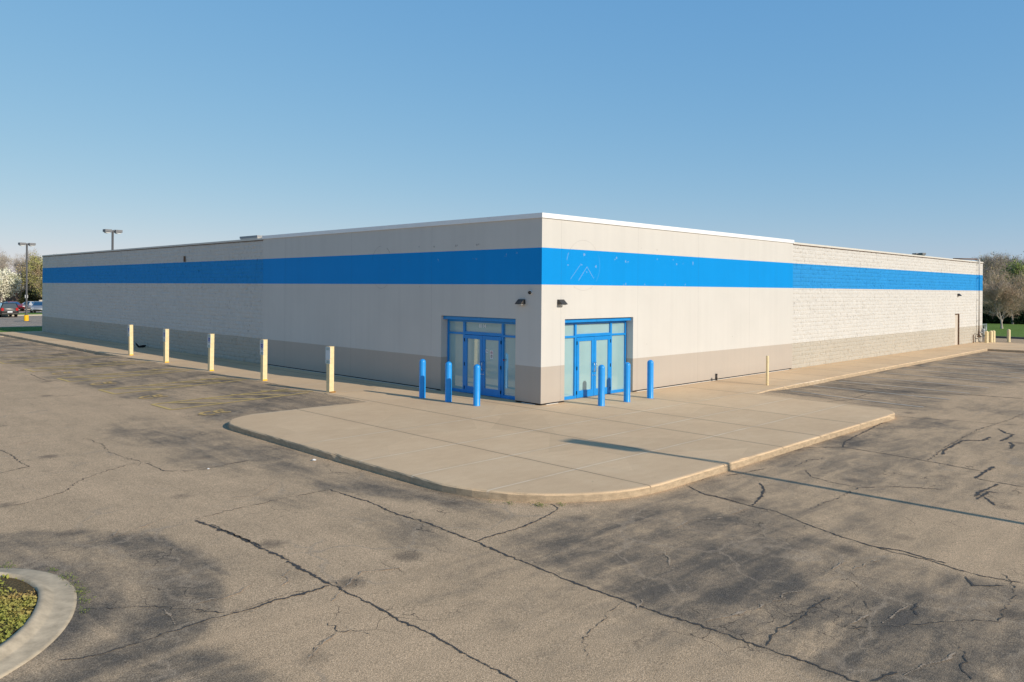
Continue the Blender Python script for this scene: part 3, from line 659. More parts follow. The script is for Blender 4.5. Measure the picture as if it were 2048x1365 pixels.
def slab(name, pts, z0, z1, mat):
    mm = MB(); n = len(pts); mm.add([(x,y,z1) for x,y in pts]+[(x,y,z0) for x,y in pts], [tuple(range(n))]+[(i, i+n, (i+1)%n+n, (i+1)%n) for i in range(n)])
    return tag(mm.build(name, mat), kind='structure')
slab('lawn', [(-40,56.3),(2.9,56.3),(2.9,65.2),(-40,69)], -.7, -.06, M['grass'])
slab('driveway_apron', [(-9,52.5),(-3.2,52.5),(-3.2,56.2),(-9,56.2)], -.7, -.13, M['walk2'])
slab('verge_kerb', [(-60,98.2),(60,97.0),(60,97.4),(-60,98.6)], -.7, -.02, M['kerbpale'])
slab('verge', [(-60,98.62),(60,97.42),(60,104.5),(-60,106.5)], -.7, -.05, M['grass'])
slab('back_drive', [(-70,141.5),(90,112),(90,124),(-70,152)], -.74, -.10, M['walk2'])
slab('back_lawn', [(-70,152.2),(90,124.2),(90,150),(-70,190)], -.74, .1, M['field'])
# right side: back drive, kerb and a lawn rising to the trees
slab('rear_kerb', [(58.8,-30),(59.1,-30),(61.0,2),(61.2,30),(60.9,30),(60.7,2)], -.7, -.02, M['kerbdark'])
mm = MB(); g = []
for i, d in enumerate((0, 3, 8, 14, 22, 60)):
    for j, y in enumerate(np.linspace(-45, 60, 22)):
        g.append((59.1+(y+30)*.058+d if y < 2 else 61.0+(y-2)*.007+d, y, -.03+min(.42, d*.045)))
mm.add(g, [(i*22+j, (i+1)*22+j, (i+1)*22+j+1, i*22+j+1) for i in range(5) for j in range(21)], smooth=True)
tag(mm.build('rear_lawn', M['grass']), kind='structure')
# ------------------------------------------------------------------ the store building
bld = thing('retail_building', 'long one-storey cream store with a bright blue stripe round its walls', 'building')
U0, U1, OT = 1.17, 5.03, 2.79        # door openings in both corner walls
LJ, RJ, LE, RE = 18.49, 18.08, 54.95, 50.84
for side in (0, 1):
    T = (lambda u, d, z: (u, d, z)) if side == 0 else (lambda u, d, z: (d, u, z))
    E_ = RJ if side == 0 else LJ
    m = MB()
    us = [0, U0, U1, E_]; zs = [.055, OT, 6.2]
    for i in range(3):
        for j in range(2):
            if i == 1 and j == 0: continue
            m.add([T(us[i],0,zs[j]), T(us[i+1],0,zs[j]), T(us[i+1],0,zs[j+1]), T(us[i],0,zs[j+1])], [(0,1,2,3)])
    for u in (U0, U1): m.add([T(u,0,.0), T(u,.42,.0), T(u,.42,OT), T(u,0,OT)], [(0,1,2,3)])
    m.add([T(U0,0,OT), T(U1,0,OT), T(U1,.42,OT), T(U0,.42,OT)], [(0,1,2,3)])
    m.add([T(E_,0,.055), T(E_,.3,.055), T(E_,.3,6.2), T(E_,0,6.2)], [(0,1,2,3)])
    for a, b in ((.0, U0), (U1, E_)): m.add([T(a,0,.055), T(b,0,.055), T(b,.05,.055), T(a,.05,.055)], [(0,1,2,3)])
    if side == 1: m.f = [tuple(reversed(f)) for f in m.f]
    m.build('panel_wall', M['panel'], bld, fix=False)
    m = MB(); m.box(T(.2,.2,-.1), T(U0-.02,.3,6.12)); m.build('light_block_wall', M['roof'], bld)  # unseen backing boxes, added to stop sun leaking through the thin walls
    m = MB(); m.box(T(U1+.02,.2,-.1), T((RE if side == 0 else LE)-.05,.3,6.08)); m.build('light_block_wall', M['roof'], bld)
    m = MB(); m.box(T(U0-.018,.2,OT+.01), T(U1+.018,.3,6.12)); m.build('light_block_wall', M['roof'], bld)
    # thin open joints between the tall wall panels
    for u in ((.96, 5.3, 9.5, 13.8) if side == 0 else (5.6, 10.9, 16.36)):
        m = MB(); m.add([T(u-.006,-.0025,.06), T(u+.006,-.0025,.06), T(u+.006,-.0025,6.1), T(u-.006,-.0025,6.1)], [(0,1,2,3)])
        m.build('panel_joint', M['jointm'], bld, fix=False)
    # base: dark recess and pale seal under the panels
    m = MB(); m2 = MB()
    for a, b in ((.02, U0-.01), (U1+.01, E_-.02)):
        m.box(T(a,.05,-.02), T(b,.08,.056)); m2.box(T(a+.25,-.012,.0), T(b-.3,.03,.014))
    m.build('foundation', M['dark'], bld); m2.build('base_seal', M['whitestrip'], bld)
    m = MB()
    n_ = 6; ss = np.linspace(-.045 if side == 0 else .453, E_+.03, n_+1)
    for a, b in zip(ss[:-1], ss[1:]): m.box(T(a+(.003 if a > 1 else 0),-.045 if side == 0 else -.045,6.125), T(b-.003,.45,6.285))
    m.build('parapet_coping', M['coping'], bld)
    # rough split-face block wall as real relief
    L0, L1 = E_, (RE if side == 0 else LE); du = .0508
    uu = np.arange(L0+.004, L1+du*.5, du); zc = np.arange(-.02, 6.131, du)
    UG, ZG = np.meshgrid(uu, zc, indexing='ij'); iu = np.arange(len(uu))[:,None]+np.zeros_like(UG,int); iz = np.arange(len(zc))[None,:]+np.zeros_like(UG,int)
    row = iz//4; blk = (iu+(row%2)*4)//8; g = np.random.default_rng(40+side); tab = g.random((300, 60)); tilt = g.normal(size=(300,60))
    hh = tab[blk%300, row%60]*.010 + tilt[blk%300,row%60]*.005*(((iu+(row%2)*4)%8)/4-1)
    hh += (vnoise(UG, ZG, 5, 50+side)-.5)*.016+(vnoise(UG, ZG, 13, 52+side)-.5)*.022
    hh -= .014*(iz%4 == 0)+.006*((iu+(row%2)*4)%8 == 0)
    pit = vnoise(UG, ZG*.7, 9, 60+side); hh -= .035*np.clip((pit-.80)/.15, 0, 1)
    D = .032-hh; D[-3:,:] = .02
    P3 = np.stack([UG, D, ZG] if side == 0 else [D, UG, ZG], -1).reshape(-1, 3)
    q = np.arange(UG.size).reshape(UG.shape)
    Fq = np.stack([q[:-1,:-1], q[1:,:-1], q[1:,1:], q[:-1,1:]], -1)
    if side == 1: Fq = Fq[..., ::-1]
    keep = np.ones(Fq.shape[:2], bool)
    if side == 0:
        uc = (UG[:-1,:-1]+du/2); zcc = ZG[:-1,:-1]+du/2; keep = ~((uc > 44.0) & (uc < 44.9) & (zcc < 2.26))
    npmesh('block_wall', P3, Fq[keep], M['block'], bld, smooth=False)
    m = MB(); m.box(T(L0+.032,-.022,6.095), T(L1+.02,.4,6.185)); m.build('block_coping', M['blockcap'], bld)
    m = MB(); m.box(T(L0+.005,-.008,6.06), T(L1,.05,6.094)); m.build('coping_shade_line', M['brownline'], bld)  # dark reveal strip, its colour painting the shadow line under the coping
# ends, back walls and roof
m = MB(); m.add([(RE,.03,-.4),(RE,54.9,-.4),(RE,54.9,6.1),(RE,.03,6.1)], [(0,1,2,3)]); m.add([(.03,LE,-.4),(RE,LE,-.4),(RE,LE,6.1),(.03,LE,6.1)], [(3,2,1,0)])
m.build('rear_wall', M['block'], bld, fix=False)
m = MB(); m.box((.42,.42,5.55), (RE-.02,LE-.02,5.7)); m.build('roof', M['roof'], bld)
m = MB(); m.box((.46,.3,5.7),(18.1,.44,6.12)); m.box((.3,.46,5.7),(.44,18.5,6.12)); m.box((18.2,.3,5.7),(RE-.03,.42,6.09)); m.box((.3,18.6,5.7),(.42,LE-.03,6.09)); m.build('parapet_back', M['blockcap'], bld)

# storefront entrances
for side in (0, 1):
    T = (lambda u, d, z: (u, d, z)) if side == 0 else (lambda u, d, z: (d, u, z))
    m = MB()
    def bar(u0, u1, z0, z1, d0=.30, d1=.42): m.box(T(u0,d0,z0), T(u1,d1,z1))
    bar(U0+.003, U0+.07, .004, 2.66); bar(U1-.07, U1-.003, .004, 2.66)
    for c in (2.10, 4.10): bar(c-.05, c+.05, .004, 2.66, .298)
    bar(U0+.07, 2.05, .004, .11, .302); bar(4.15, U1-.07, .004, .11, .302)
    bar(U0+.07, 2.05, 2.12, 2.19, .302); bar(4.15, U1-.07, 2.12, 2.19, .302); bar(2.15, 4.05, 2.13, 2.235, .302)
    bar(U0+.07, 2.05, 2.58, 2.66, .302); bar(2.15, 4.05, 2.58, 2.66, .302); bar(4.15, U1-.07, 2.58, 2.66, .302)
    m.box(T(U0+.003,.10,2.662), T(3.0,.42,2.775)); m.box(T(3.006,.10,2.662), T(U1-.003,.42,2.775))
    m.box(T(U0+.003,.13,2.775), T(U1-.003,.42,2.787))
    fr = m.build('entrance_frame', M['frame'], bld, bevel=.006)
    for a, b, z0, z1 in ((U0+.07,2.05,.11,2.12),(4.15,U1-.07,.11,2.12),(U0+.07,2.05,2.19,2.58),(2.15,4.05,2.235,2.58),(4.15,U1-.07,2.19,2.58)):
        m = MB(); m.add([T(a,.355,z0), T(b,.355,z0), T(b,.355,z1), T(a,.355,z1)], [(0,1,2,3) if side == 0 else (3,2,1,0)]); m.build('pane', M['glass'], fr, fix=False)
    for k, (a, b) in enumerate(((2.158, 3.094), (3.106, 4.042))):
        m = MB(); d0, d1 = .288, .335; st = .125
        m.box(T(a,d0,.015), T(a+st,d1,2.12)); m.box(T(b-st,d0,.015), T(b,d1,2.12)); m.box(T(a+st,d0,1.985), T(b-st,d1,2.12)); m.box(T(a+st,d0,.015), T(b-st,d1,.26))
        dr = m.build('door', M['frame'], bld, bevel=.004)
        if side == 1 and k == 0: dr['label'] = 'blue door leaf with white notices on its glass'
        m = MB(); q = [T(a+st,.318,.26), T(b-st,.318,.26), T(b-st,.318,1.985), T(a+st,.318,1.985)]
        m.add(q, [(0,1,2,3) if side == 0 else (3,2,1,0)]); m.build('pane', M['glass'], dr, fix=False)
        hu = b-.055 if k == 0 else a+.055
        m = MB(); m.tube([T(hu,.29,.88), T(hu,.215,.90), T(hu,.205,.95), T(hu,.205,1.13), T(hu,.215,1.18), T(hu,.29,1.20)], .013, 8); m.build('handle', M['alu'], dr)
        m = MB(); m.tube([T(hu,.292,.75), T(hu,.28,.75)], .018, 10); m.build('lock', M['alu'], dr)
        hs = a-.003 if k == 0 else b+.003
        for zz in (.2, 1.05, 1.93):
            m = MB(); m.box(T(hs-.014,.272,zz-.06), T(hs+.014,.30,zz+.06)); m.build('hinge', M['black'], dr)
        if side == 1 and k == 0:
            m = MB(); x = .312
            m.box((x,2.57,1.33),(x+.004,2.73,1.62)); s = m.build('notice', M['white'], dr)
            m = MB(); m.box((x,2.83,1.53),(x+.004,2.95,1.64)); s2 = m.build('notice', M['white'], dr)
            m = MB()   # ring with a bar, and lines of print under it
            n_ = 20
            for i in range(n_):
                a0, a1 = 2*math.pi*i/n_, 2*math.pi*(i+1)/n_; f = lambda r, q: (x-.002, 2.65+r*math.cos(q), 1.545+r*math.sin(q))
                m.add([f(.042,a0), f(.055,a0), f(.055,a1), f(.042,a1)], [(0,1,2,3)])
            f = lambda s, t: (x-.0025, 2.65+(s-t)*.7071, 1.545+(s+t)*.7071)
            m.add([f(-.045,-.006), f(.045,-.006), f(.045,.006), f(-.045,.006)], [(0,1,2,3)]); m.build('ring_mark', M['pink'], dr, fix=False)
            m = MB(); m.box((x-.003,2.615,1.535),(x-.001,2.685,1.55)); m.build('print', M['ink'], dr); m = MB()
            for zz, w_ in ((1.455,.11),(1.435,.09),(1.41,.12),(1.385,.08),(1.36,.11)): m.box((x-.002,2.65-w_/2,zz),(x-.0005,2.65+w_/2,zz+.011))
            m.build('print', M['ink'], dr); m = MB()
            m.box((x-.002,2.86,1.56),(x-.0005,2.875,1.61)); m.box((x-.002,2.875,1.595),(x-.0005,2.92,1.61)); m.box((x-.002,2.885,1.56),(x-.0005,2.905,1.58)); m.build('print', M['ink'], dr)
    if side == 1:
        m = MB(); m.tube([(.302,2.03,1.33),(.285,2.03,1.33)], .028, 12); m.build('red_button', M['red'], fr)
        cu = bpy.data.curves.new('house_number', 'FONT'); cu.body = '8114'; cu.size = .18; cu.offset = .004; cu.align_x = 'CENTER'
        tmp = bpy.data.objects.new('tmp', cu); COL.objects.link(tmp); bpy.context.view_layer.update()
        me = bpy.data.meshes.new_from_object(tmp.evaluated_get(bpy.context.evaluated_depsgraph_get())); bpy.data.objects.remove(tmp)
        me.materials.append(M['white']); o = bpy.data.objects.new('house_number', me); COL.objects.link(o); o.parent = fr
        o.matrix_world = Matrix(((0,0,-1,.351),(-1,0,0,3.17),(0,1,0,2.405),(0,0,0,1)))
# steel side door
m = MB(); m.box((43.99,.02,2.2),(44.915,.20,2.265)); m.box((44.865,.004,-.02),(44.915,.20,2.2)); sf = m.build('side_door', M['brown'], bld)  # right jamb and head coloured brown to paint the shaded reveal
m = MB(); m.box((43.99,.10,0),(44.863,.14,2.198)); m.build('door_leaf', M['doorpaint'], sf)
m = MB(); m.tube([(44.72,.10,1.0),(44.72,.05,1.0)], .022, 8); m.build('handle', M['alu'], sf)
# marks of the removed sign letters
def scar(name, T, arcs, segs, dots, mat):
    for pts, w_ in arcs+segs:
        m = MB()
        for (a, b), (c, d) in zip(pts[:-1], pts[1:]):
            t = Vector((c-a, d-b)); n = Vector((-t.y, t.x)).normalized()*w_*.5
            m.add([T(a+n.x,-.004,b+n.y), T(c+n.x,-.004,d+n.y), T(c-n.x,-.004,d-n.y), T(a-n.x,-.004,b-n.y)], [(0,1,2,3)])
        bm = m.build(name, mat, bld, fix=False); me = bm.data; b2 = bmesh.new(); b2.from_mesh(me); bmesh.ops.remove_doubles(b2, verts=b2.verts, dist=.004); b2.to_mesh(me); b2.free()
    for u, z, r in dots:
        m = MB(); k = 9; m.add([T(u+r*random.uniform(.6,1.2)*math.cos(2*math.pi*i/k), -.005, z+r*random.uniform(.6,1.3)*math.sin(2*math.pi*i/k)) for i in range(k)], [tuple(range(k))]); m.build(name, mat, bld, fix=False)
def ringpts(cx, cz, rx, rz, a0, a1, n=18): return [(cx+rx*math.cos(R(a0+(a1-a0)*i/n)), cz+rz*math.sin(R(a0+(a1-a0)*i/n))) for i in range(n+1)]
TR = lambda u, d, z: (u, d, z); TL = lambda u, d, z: (d, u, z)
scar('sign_scar', TR, [(ringpts(2.12,4.63,.89,.86,40,150),.014),(ringpts(2.12,4.63,.9,.87,-125,-55),.012)], [], [(6.53,5.34,.035),(1.63,3.86,.02),(2.55,3.83,.02),(4.53,3.82,.018),(5.6,3.82,.015),(5.5,5.36,.02),(4.45,5.35,.015),(7.7,5.33,.02),(8.5,5.33,.018),(8.6,3.82,.02),(12.3,1.8,.03),(5.9,1.75,.03)], M['scar'])
scar('sign_scar', TR, [(ringpts(2.12,4.63,.89,.86,152,170),.025)], [([(1.99,4.68),(1.44,4.15)],.018),([(1.86,4.10),(2.31,4.58),(2.68,4.19)],.024)], [(2.15,5.0,.06),(2.03,4.64,.03),(2.3,4.4,.03),(1.3,4.62,.03),(3.98,4.95,.05),(3.88,4.89,.03),(4.53,4.83,.05),(4.68,4.82,.03),(6.54,4.98,.03),(7.64,5.0,.03),(7.89,4.82,.045),(8.35,4.85,.02),(9.08,4.92,.05),(9.08,4.84,.03),(4.55,4.01,.04),(4.42,3.97,.03),(5.74,4.0,.035),(7.09,4.01,.035),(8.52,4.02,.035),(2.8,4.6,.05)], M['scarw'])
scar('sign_scar', TL, [(ringpts(8.76,4.63,.7,.85,20,88),.014),(ringpts(8.76,4.63,.72,.86,118,140),.03),(ringpts(8.76,4.63,.7,.86,-125,-50),.012)], [], [(6.36,5.37,.03),(5.47,5.35,.04),(4.24,5.34,.04),(4.15,5.36,.03),(3.11,5.34,.04),(3.02,5.36,.03),(6.3,3.85,.025)], M['ink2'])
scar('sign_scar', TL, [], [], [(1.64,4.95,.045),(1.70,4.90,.03),(1.14,5.01,.05),(5.23,4.85,.05),(3.14,4.85,.05),(3.3,4.86,.03),(2.35,4.0,.03),(7.93,4.51,.03),(7.0,4.86,.03)], M['scarl'])
m = MB(); m.box((.0,27.5,5.17),(-.06,27.62,5.50)); m.build('cable_bracket', M['brown'], bld)

scar('sign_scar', TR, [(ringpts(2.12,4.63,.9,.86,-40,25),.012)], [], [], M['scarl'])
# ------------------------------------------------------------------ fittings on the walls
def wall_light(label, pos, rz):
    t = thing('wall_light', label, 'wall light', pos, rz, 'wall lights above the doors')
    m = MB(); w_ = .145   # local: -y points out of the wall
    pr = [(0,.165),(-.05,.165),(-.21,.025),(-.21,0),(0,0)]
    vs = [(-w_,y,z) for y,z in pr]+[(w_,y,z) for y,z in pr]
    m.add(vs, [(0,1,2,3,4),(9,8,7,6,5)]+[(i, i+5, (i+1)%5+5, (i+1)%5) for i in range(5)]); m.build('housing', M['bronze'], t, bevel=.006)
    m = MB(); m.box((-w_*.8,-.18,-.025),(w_*.8,-.03,-.001)); m.build('lens', M['lens'], t, bevel=.006)
wall_light('dark wedge wall light above the left entrance', (0,.87,3.29), R(-90))
wall_light('dark wedge wall light above the right entrance', (.92,0,3.29), 0)
wall_light('small dark wall light above the steel side door', (44.62,.02,3.55), 0)
t = thing('security_camera', 'small round security camera high on the shaded corner wall', 'security camera', (0,.47,3.68), R(-90))
m = MB(); m.lathe([(.0,-.0),(.065,0),(.07,.02),(.06,.035)], 14); o = m.build('base', M['white'], t); o.rotation_euler = (R(90),0,0)
m = MB(); m.lathe([(.055,.0),(.058,.03),(.045,.07),(.02,.09),(.0,.092)], 14); o = m.build('dome', M['black'], t); o.rotation_euler = (R(90),0,0); o.location = (0,-.035,0)
t = thing('wall_pipe', 'painted gas pipe climbing the end of the right wall and over the roof', 'pipe')
m = MB(); m.tube([(49.35,-.13,.75),(49.35,-.13,6.2),(49.35,-.10,6.32),(49.3,.05,6.36)], .055, 10); m.build('riser', M['panel'], t)
m = MB(); m.tube([(49.3,.05,6.36),(47.6,1.2,6.36)], .055, 10); m.build('roof_run', M['brown'], t)
for z in (1.6, 3.2, 4.9):
    m = MB(); m.box((49.28,-.13,z),(49.42,.02,z+.05)); m.build('bracket', M['panel'], t)
t = thing('gas_meter', 'grey gas meter with bent pipes at the foot of the right wall end', 'gas meter', (49.9,-.28,0))
m = MB(); m.box((-.16,-.11,.55),(.16,.11,.92)); m.lathe([(.11,.92),(.13,.96),(.1,1.02),(0,1.04)], 14); m.build('meter_body', M['galv'], t, bevel=.03)
m = MB(); m.tube([(-.55,.15,.78),(-.55,0,.76),(-.4,0,.72),(-.14,0,.72)], .04, 8); m.tube([(.1,0,.5),(.1,0,.3),(.2,0,.25),(.3,0,0)], .035, 8); m.tube([(-.1,0,.55),(-.1,0,.42),(-.75,.02,.42),(-.75,.02,0)], .035, 8); m.build('pipe', M['galv'], t)
m = MB(); m.lathe([(.0,.40),(.09,.42),(.15,.46),(.15,.5),(.08,.53),(.05,.62),(.05,.85),(0,.86)], 14, c=(-.9,.05,0)); m.build('regulator', M['brown'], t)
m = MB(); m.lathe([(.02,1.04),(.05,1.06),(.05,1.25),(0,1.26)], 10, c=(.12,0,0)); m.build('vent', M['bronze'], t)
m = MB(); m.tube([(48.2,-.06,0),(48.2,-.06,.62)], .035, 8); tag(m.build('conduit_stub', M['brown']), 'thin brown pipe stub by the gas meter at the wall', 'pipe')
m = MB(); m.tube([(10.93,-.05,-.0),(10.93,-.05,.25)], .035, 8); m.lathe([(.045,.25),(.045,.275),(0,.28)], 8, c=(10.93,-.05,0)); tag(m.build('standpipe', M['bronze']), 'short dark capped pipe at the foot of the sunny smooth wall', 'pipe')
t = thing('roof_unit', 'cream metal housing standing on the roof behind the shaded wall', 'roof unit', (3.3,24.3,5.7))
m = MB(); m.box((-1.1,-1.0,0),(1.1,1.0,.82)); m.build('housing', M['blockcap'], t); m = MB(); m.box((-1.13,-1.03,.82),(1.13,1.03,.93)); m.build('cap', M['roof'], t)

# ------------------------------------------------------------------ bollards and posts
def bollard(name, label, loc, r, h, mat, cat='bollard', group=None, dome=True):
    m = MB(); pr = [(r*1.02,-.0),(r*1.02,.012),(r,.016)]
    if dome: pr += [(r, h-r*.9)]+[(r*math.cos(R(a)), h-r*.9+r*.9*math.sin(R(a))) for a in (18,36,54,70,82)]+[(0,h)]
    else: pr += [(r,h-.03),(r*.8,h-.008),(0,h)]
    m.lathe(pr, 28); o = m.build(name, mat); o.location = loc; return tag(o, label, cat, group)
BG = 'blue bollards before the two entrances'
for lab, x, y in (('blue round-topped bollard farthest left before the left entrance', -1.67, 4.03), ('blue round-topped bollard in the middle before the left entrance', -1.62, 2.71), ('blue round-topped bollard nearest the corner before the left entrance', -1.54, 1.40),
                  ('blue round-topped bollard nearest the corner before the right entrance', 1.47, -1.34), ('blue round-topped bollard in the middle before the right entrance', 2.84, -1.36), ('blue round-topped bollard farthest right before the right entrance', 4.20, -1.36)):
    bollard('blue_bollard', lab, (x,y,0), .112, 1.345, M['boll'], group=BG)
for lab, x, y, z in (('cream yellow bollard nearest the gas meter at the wall end', 49.1,-.72,0), ('cream yellow bollard second from the gas meter', 50.05,-.78,-.0), ('cream yellow bollard third from the gas meter beside the railing', 51.0,-.72,-.155), ('cream yellow bollard alone on the drive by the far lawn', 54.3,-1.0,-.155)):
    bollard('yellow_bollard', lab, (x,y,z), .125, 1.04 if z < -.1 else .9, M['yellow'], group='yellow bollards at the end of the right wall')
m = MB(); m.lathe([(.055,0),(.055,1.17),(.05,1.185),(0,1.19)], 16); o = m.build('pipe_post', M['yellow']); o.location = (10.92,-2.34,0); tag(o, 'thin pale yellow pipe post at the edge of the right walkway', 'post')

def sign_post(label, loc, kind, lean=(0,0)):
    t = thing('sign_post', label, 'sign post', loc, 0, 'square yellow sign posts along the left walkway'); t.rotation_euler = (R(lean[0]), R(lean[1]), R(lean[0]*2))
    m = MB(); m.box((-.095,-.105,0),(.095,.105,1.645)); p = m.build('post', M['yellow'], t, bevel=.008)
    m = MB(); m.box((-.098,-.108,1.645),(.098,.108,1.66)); m.build('cap', M['yellow'], t, bevel=.004)
    x = -.099; cy = .0
    def plate(z0, z1, w_):
        mm = MB(); r = .025; pts = []
        for (yy, zz, a0) in ((w_-r,z1-r,0),(-w_+r,z1-r,90),(-w_+r,z0+r,180),(w_-r,z0+r,270)):
            for a in (0,45,90): pts.append((yy+r*math.cos(R(a0+a)), zz+r*math.sin(R(a0+a))))
        k = len(pts); mm.add([(x,cy+a,b) for a,b in pts]+[(x-.006,cy+a,b) for a,b in pts], [tuple(range(k)), tuple(range(2*k-1,k-1,-1))]+[(i,i+k,(i+1)%k+k,(i+1)%k) for i in range(k)])
        return mm
    sg = plate(1.20, 1.645, .15).build('parking_sign', M['signwhite'], t)
    def txt(body, size, z, mat, name='lettering'):
        cu = bpy.data.curves.new(name, 'FONT'); cu.body = body; cu.size = size; cu.align_x = 'CENTER'
        tmp = bpy.data.objects.new('tmp', cu); COL.objects.link(tmp); bpy.context.view_layer.update()
        me = bpy.data.meshes.new_from_object(tmp.evaluated_get(bpy.context.evaluated_depsgraph_get())); bpy.data.objects.remove(tmp); me.materials.append(mat)
        o = bpy.data.objects.new(name, me); COL.objects.link(o); o.parent = sg; o.matrix_local = Matrix(((0,0,-1,x-.009),(-1,0,0,cy),(0,1,0,z),(0,0,0,1)))
    txt('RESERVED', .05, 1.58, M['green']); txt('PARKING', .05, 1.525, M['green'])
    if kind:
        mm = MB(); mm.box((x-.008,cy-.085,1.32),(x-.006,cy+.085,1.49)); mm.build('symbol_panel', M['signblue'], sg)
        mm = MB()   # wheelchair symbol: head, back, leg, wheel
        px_ = x-.010; q = lambda a, b: (px_, cy-a, b)
        def stroke(a, b, w_):
            n = Vector((-(b[1]-a[1]), b[0]-a[0])).normalized()*w_*.5
            mm.add([q(a[0]+n.x,a[1]+n.y), q(b[0]+n.x,b[1]+n.y), q(b[0]-n.x,b[1]-n.y), q(a[0]-n.x,a[1]-n.y)], [(0,1,2,3)])
        for a, b in (((-.018,1.455),(-.012,1.400)),((-.012,1.400),(.028,1.398)),((.028,1.398),(.046,1.345)),((-.016,1.43),(.02,1.428))): stroke(a, b, .014)
        mm.add([q(-.02+.013*math.cos(2*math.pi*i/10), 1.472+.013*math.sin(2*math.pi*i/10)) for i in range(10)], [tuple(range(10))])
        pr = [(-.008+.042*math.cos(R(a)), 1.378+.042*math.sin(R(a))) for a in range(130, 340, 21)]
        for a, b in zip(pr[:-1], pr[1:]): stroke(a, b, .011)
        mm.build('wheelchair_symbol', M['white'], sg, fix=False)
        mm = MB()
        for z, w_ in ((1.285,.09),(1.255,.07)): mm.box((x-.008,cy-w_,z),(x-.006,cy+w_,z+.012))
        mm.build('small_print', M['ink'], sg)
    pl = plate(1.035, 1.19, .15).build('fine_plate', M['signwhite'], t)
    mm = MB()
    for z, w_ in ((1.13,.10),(1.095,.075),(1.06,.1)): mm.box((x-.008,cy-w_,z),(x-.006,cy+w_,z+.016))
    mm.build('small_print', M['green'], pl)
    mm = MB(); mm.lathe([(.10,.0),(.13,.004),(.12,.03),(.06,.035),(0,.036)], 10, c=(.03,-.1,0)) if not kind else mm.box((-.1,-.112,0),(.1,-.106,.05)); mm.build('rust_patch' if not kind else 'base_stain', M['rust'] if not kind else M['yellow2'], t)
    return t
sign_post('yellow square post with faded blank sign nearest the plaza', (-3.22,7.40,0), 0, (.3,-.2))
sign_post('yellow square post with wheelchair sign, second from the plaza', (-3.22,12.28,0), 1, (-.4,.3))
sign_post('yellow square post with wheelchair sign, third from the plaza', (-3.16,17.25,0), 1, (.2,.5))
sign_post('yellow square post with wheelchair sign, fourth from the plaza', (-3.06,22.45,0), 1, (.5,-.3))
sign_post('yellow square post with wheelchair sign, farthest from the plaza by the black scrap', (-2.84,27.75,0), 1, (-.3,-.6))
# black scrap and litter on the ground
m = MB(); m.tube([(-.02,.42,.30),(-.02,.36,.22),(.0,.26,.10),(0,.18,.055)], [.012,.045,.06,.055], 8); m.tube([(0,.22,.04),(.02,.08,.06),(.0,-.06,.075),(.03,-.2,.11),(.03,-.28,.135)], [.04,.075,.085,.06,.025], 8)
m.tube([(.1,.2,.03),(.12,.02,.05),(.1,-.2,.04)], [.03,.05,.02], 6); o = m.build('black_scrap', M['black']); o.location = (-.35,32.9,0); o.rotation_euler = (0,0,R(45)); o.scale = (.9,.9,1.0)
tag(o, 'torn black plastic scrap with one flap raised lying at the shaded wall', 'litter')
def crumple(label, loc, s):
    bm = bmesh.new(); bmesh.ops.create_icosphere(bm, subdivisions=2, radius=s)
    for v in bm.verts: v.co = Vector((v.co.x*random.uniform(.6,1.3), v.co.y*random.uniform(.6,1.3), max(-s*.4, v.co.z*random.uniform(.3,.8))))
    me = bpy.data.meshes.new('paper_litter'); bm.to_mesh(me); bm.free(); me.materials.append(M['litter']); o = bpy.data.objects.new('paper_litter', me); COL.objects.link(o); o.location = loc; tag(o, label, 'litter', 'scraps of paper on the lot')
crumple('crumpled white paper lying against the plaza kerb', (-9.36,-1.6,H(-9.36,-1.6)+.02), .05)
crumple('flattened white scrap lying on the sealed crack in the lot', (-11.45,-.75,H(-11.45,-.75)+.004), .03)

# ------------------------------------------------------------------ lamp posts
def lamp_post(label, x, y, z0, top, rz, base=True):
    t = thing('lamp_post', label, 'lamp post', (x,y,z0), rz, 'tall twin-headed lamp posts of the car parks')
    hgt_ = top-z0
    m = MB(); m.lathe([(.235,0),(.235,.6),(.22,.63),(0,.635)], 24); m.build('base', M['yellow2'], t)
    m = MB(); m.box((-.075,-.075,.63),(.075,.075,hgt_-.06)); m.box((-.14,-.14,.635),(.14,.14,.67)); m.build('pole', M['pole'], t, bevel=.01)
    for s in (-1, 1):
        m = MB(); m.box((s*.075,-.04,hgt_-.12),(s*.18,.04,hgt_-.04)); m.box((s*.17,-.26,hgt_-.24),(s*.80,.26,hgt_)); h_ = m.build('lamp_head', M['lampgrey'], t, bevel=.02)
        m = MB(); vs = []; n_ = 8
        for i in range(n_+1):
            q = math.pi*i/n_; xx = s*(.49-.27*math.cos(q)); zz = hgt_-.24-.12*math.sin(q)
            vs += [(xx,-.17,zz),(xx,.17,zz)]
        m.add(vs, [(2*i,2*i+1,2*i+3,2*i+2) for i in range(n_)], smooth=True); m.add([vs[2*i] for i in range(n_+1)], [tuple(range(n_+1))]); m.add([vs[2*i+1] for i in range(n_+1)], [tuple(range(n_+1))]); m.build('lens', M['lens'], h_)
lamp_post('twin-headed lamp post on a round yellow base left of the building', 5.45,81.4,-.16,8.37,R(8))
lamp_post('twin-headed lamp post rising behind the shaded wall roofline', 7.23,60.5,-.16,8.95,R(8))
lamp_post('lamp post head just above the sunny wall roofline', 82.56,14.75,-.1,8.45,R(62))
lamp_post('lamp post casting the long shadow across the plaza', -1.5,-22.3,-.53,7.9,R(98))
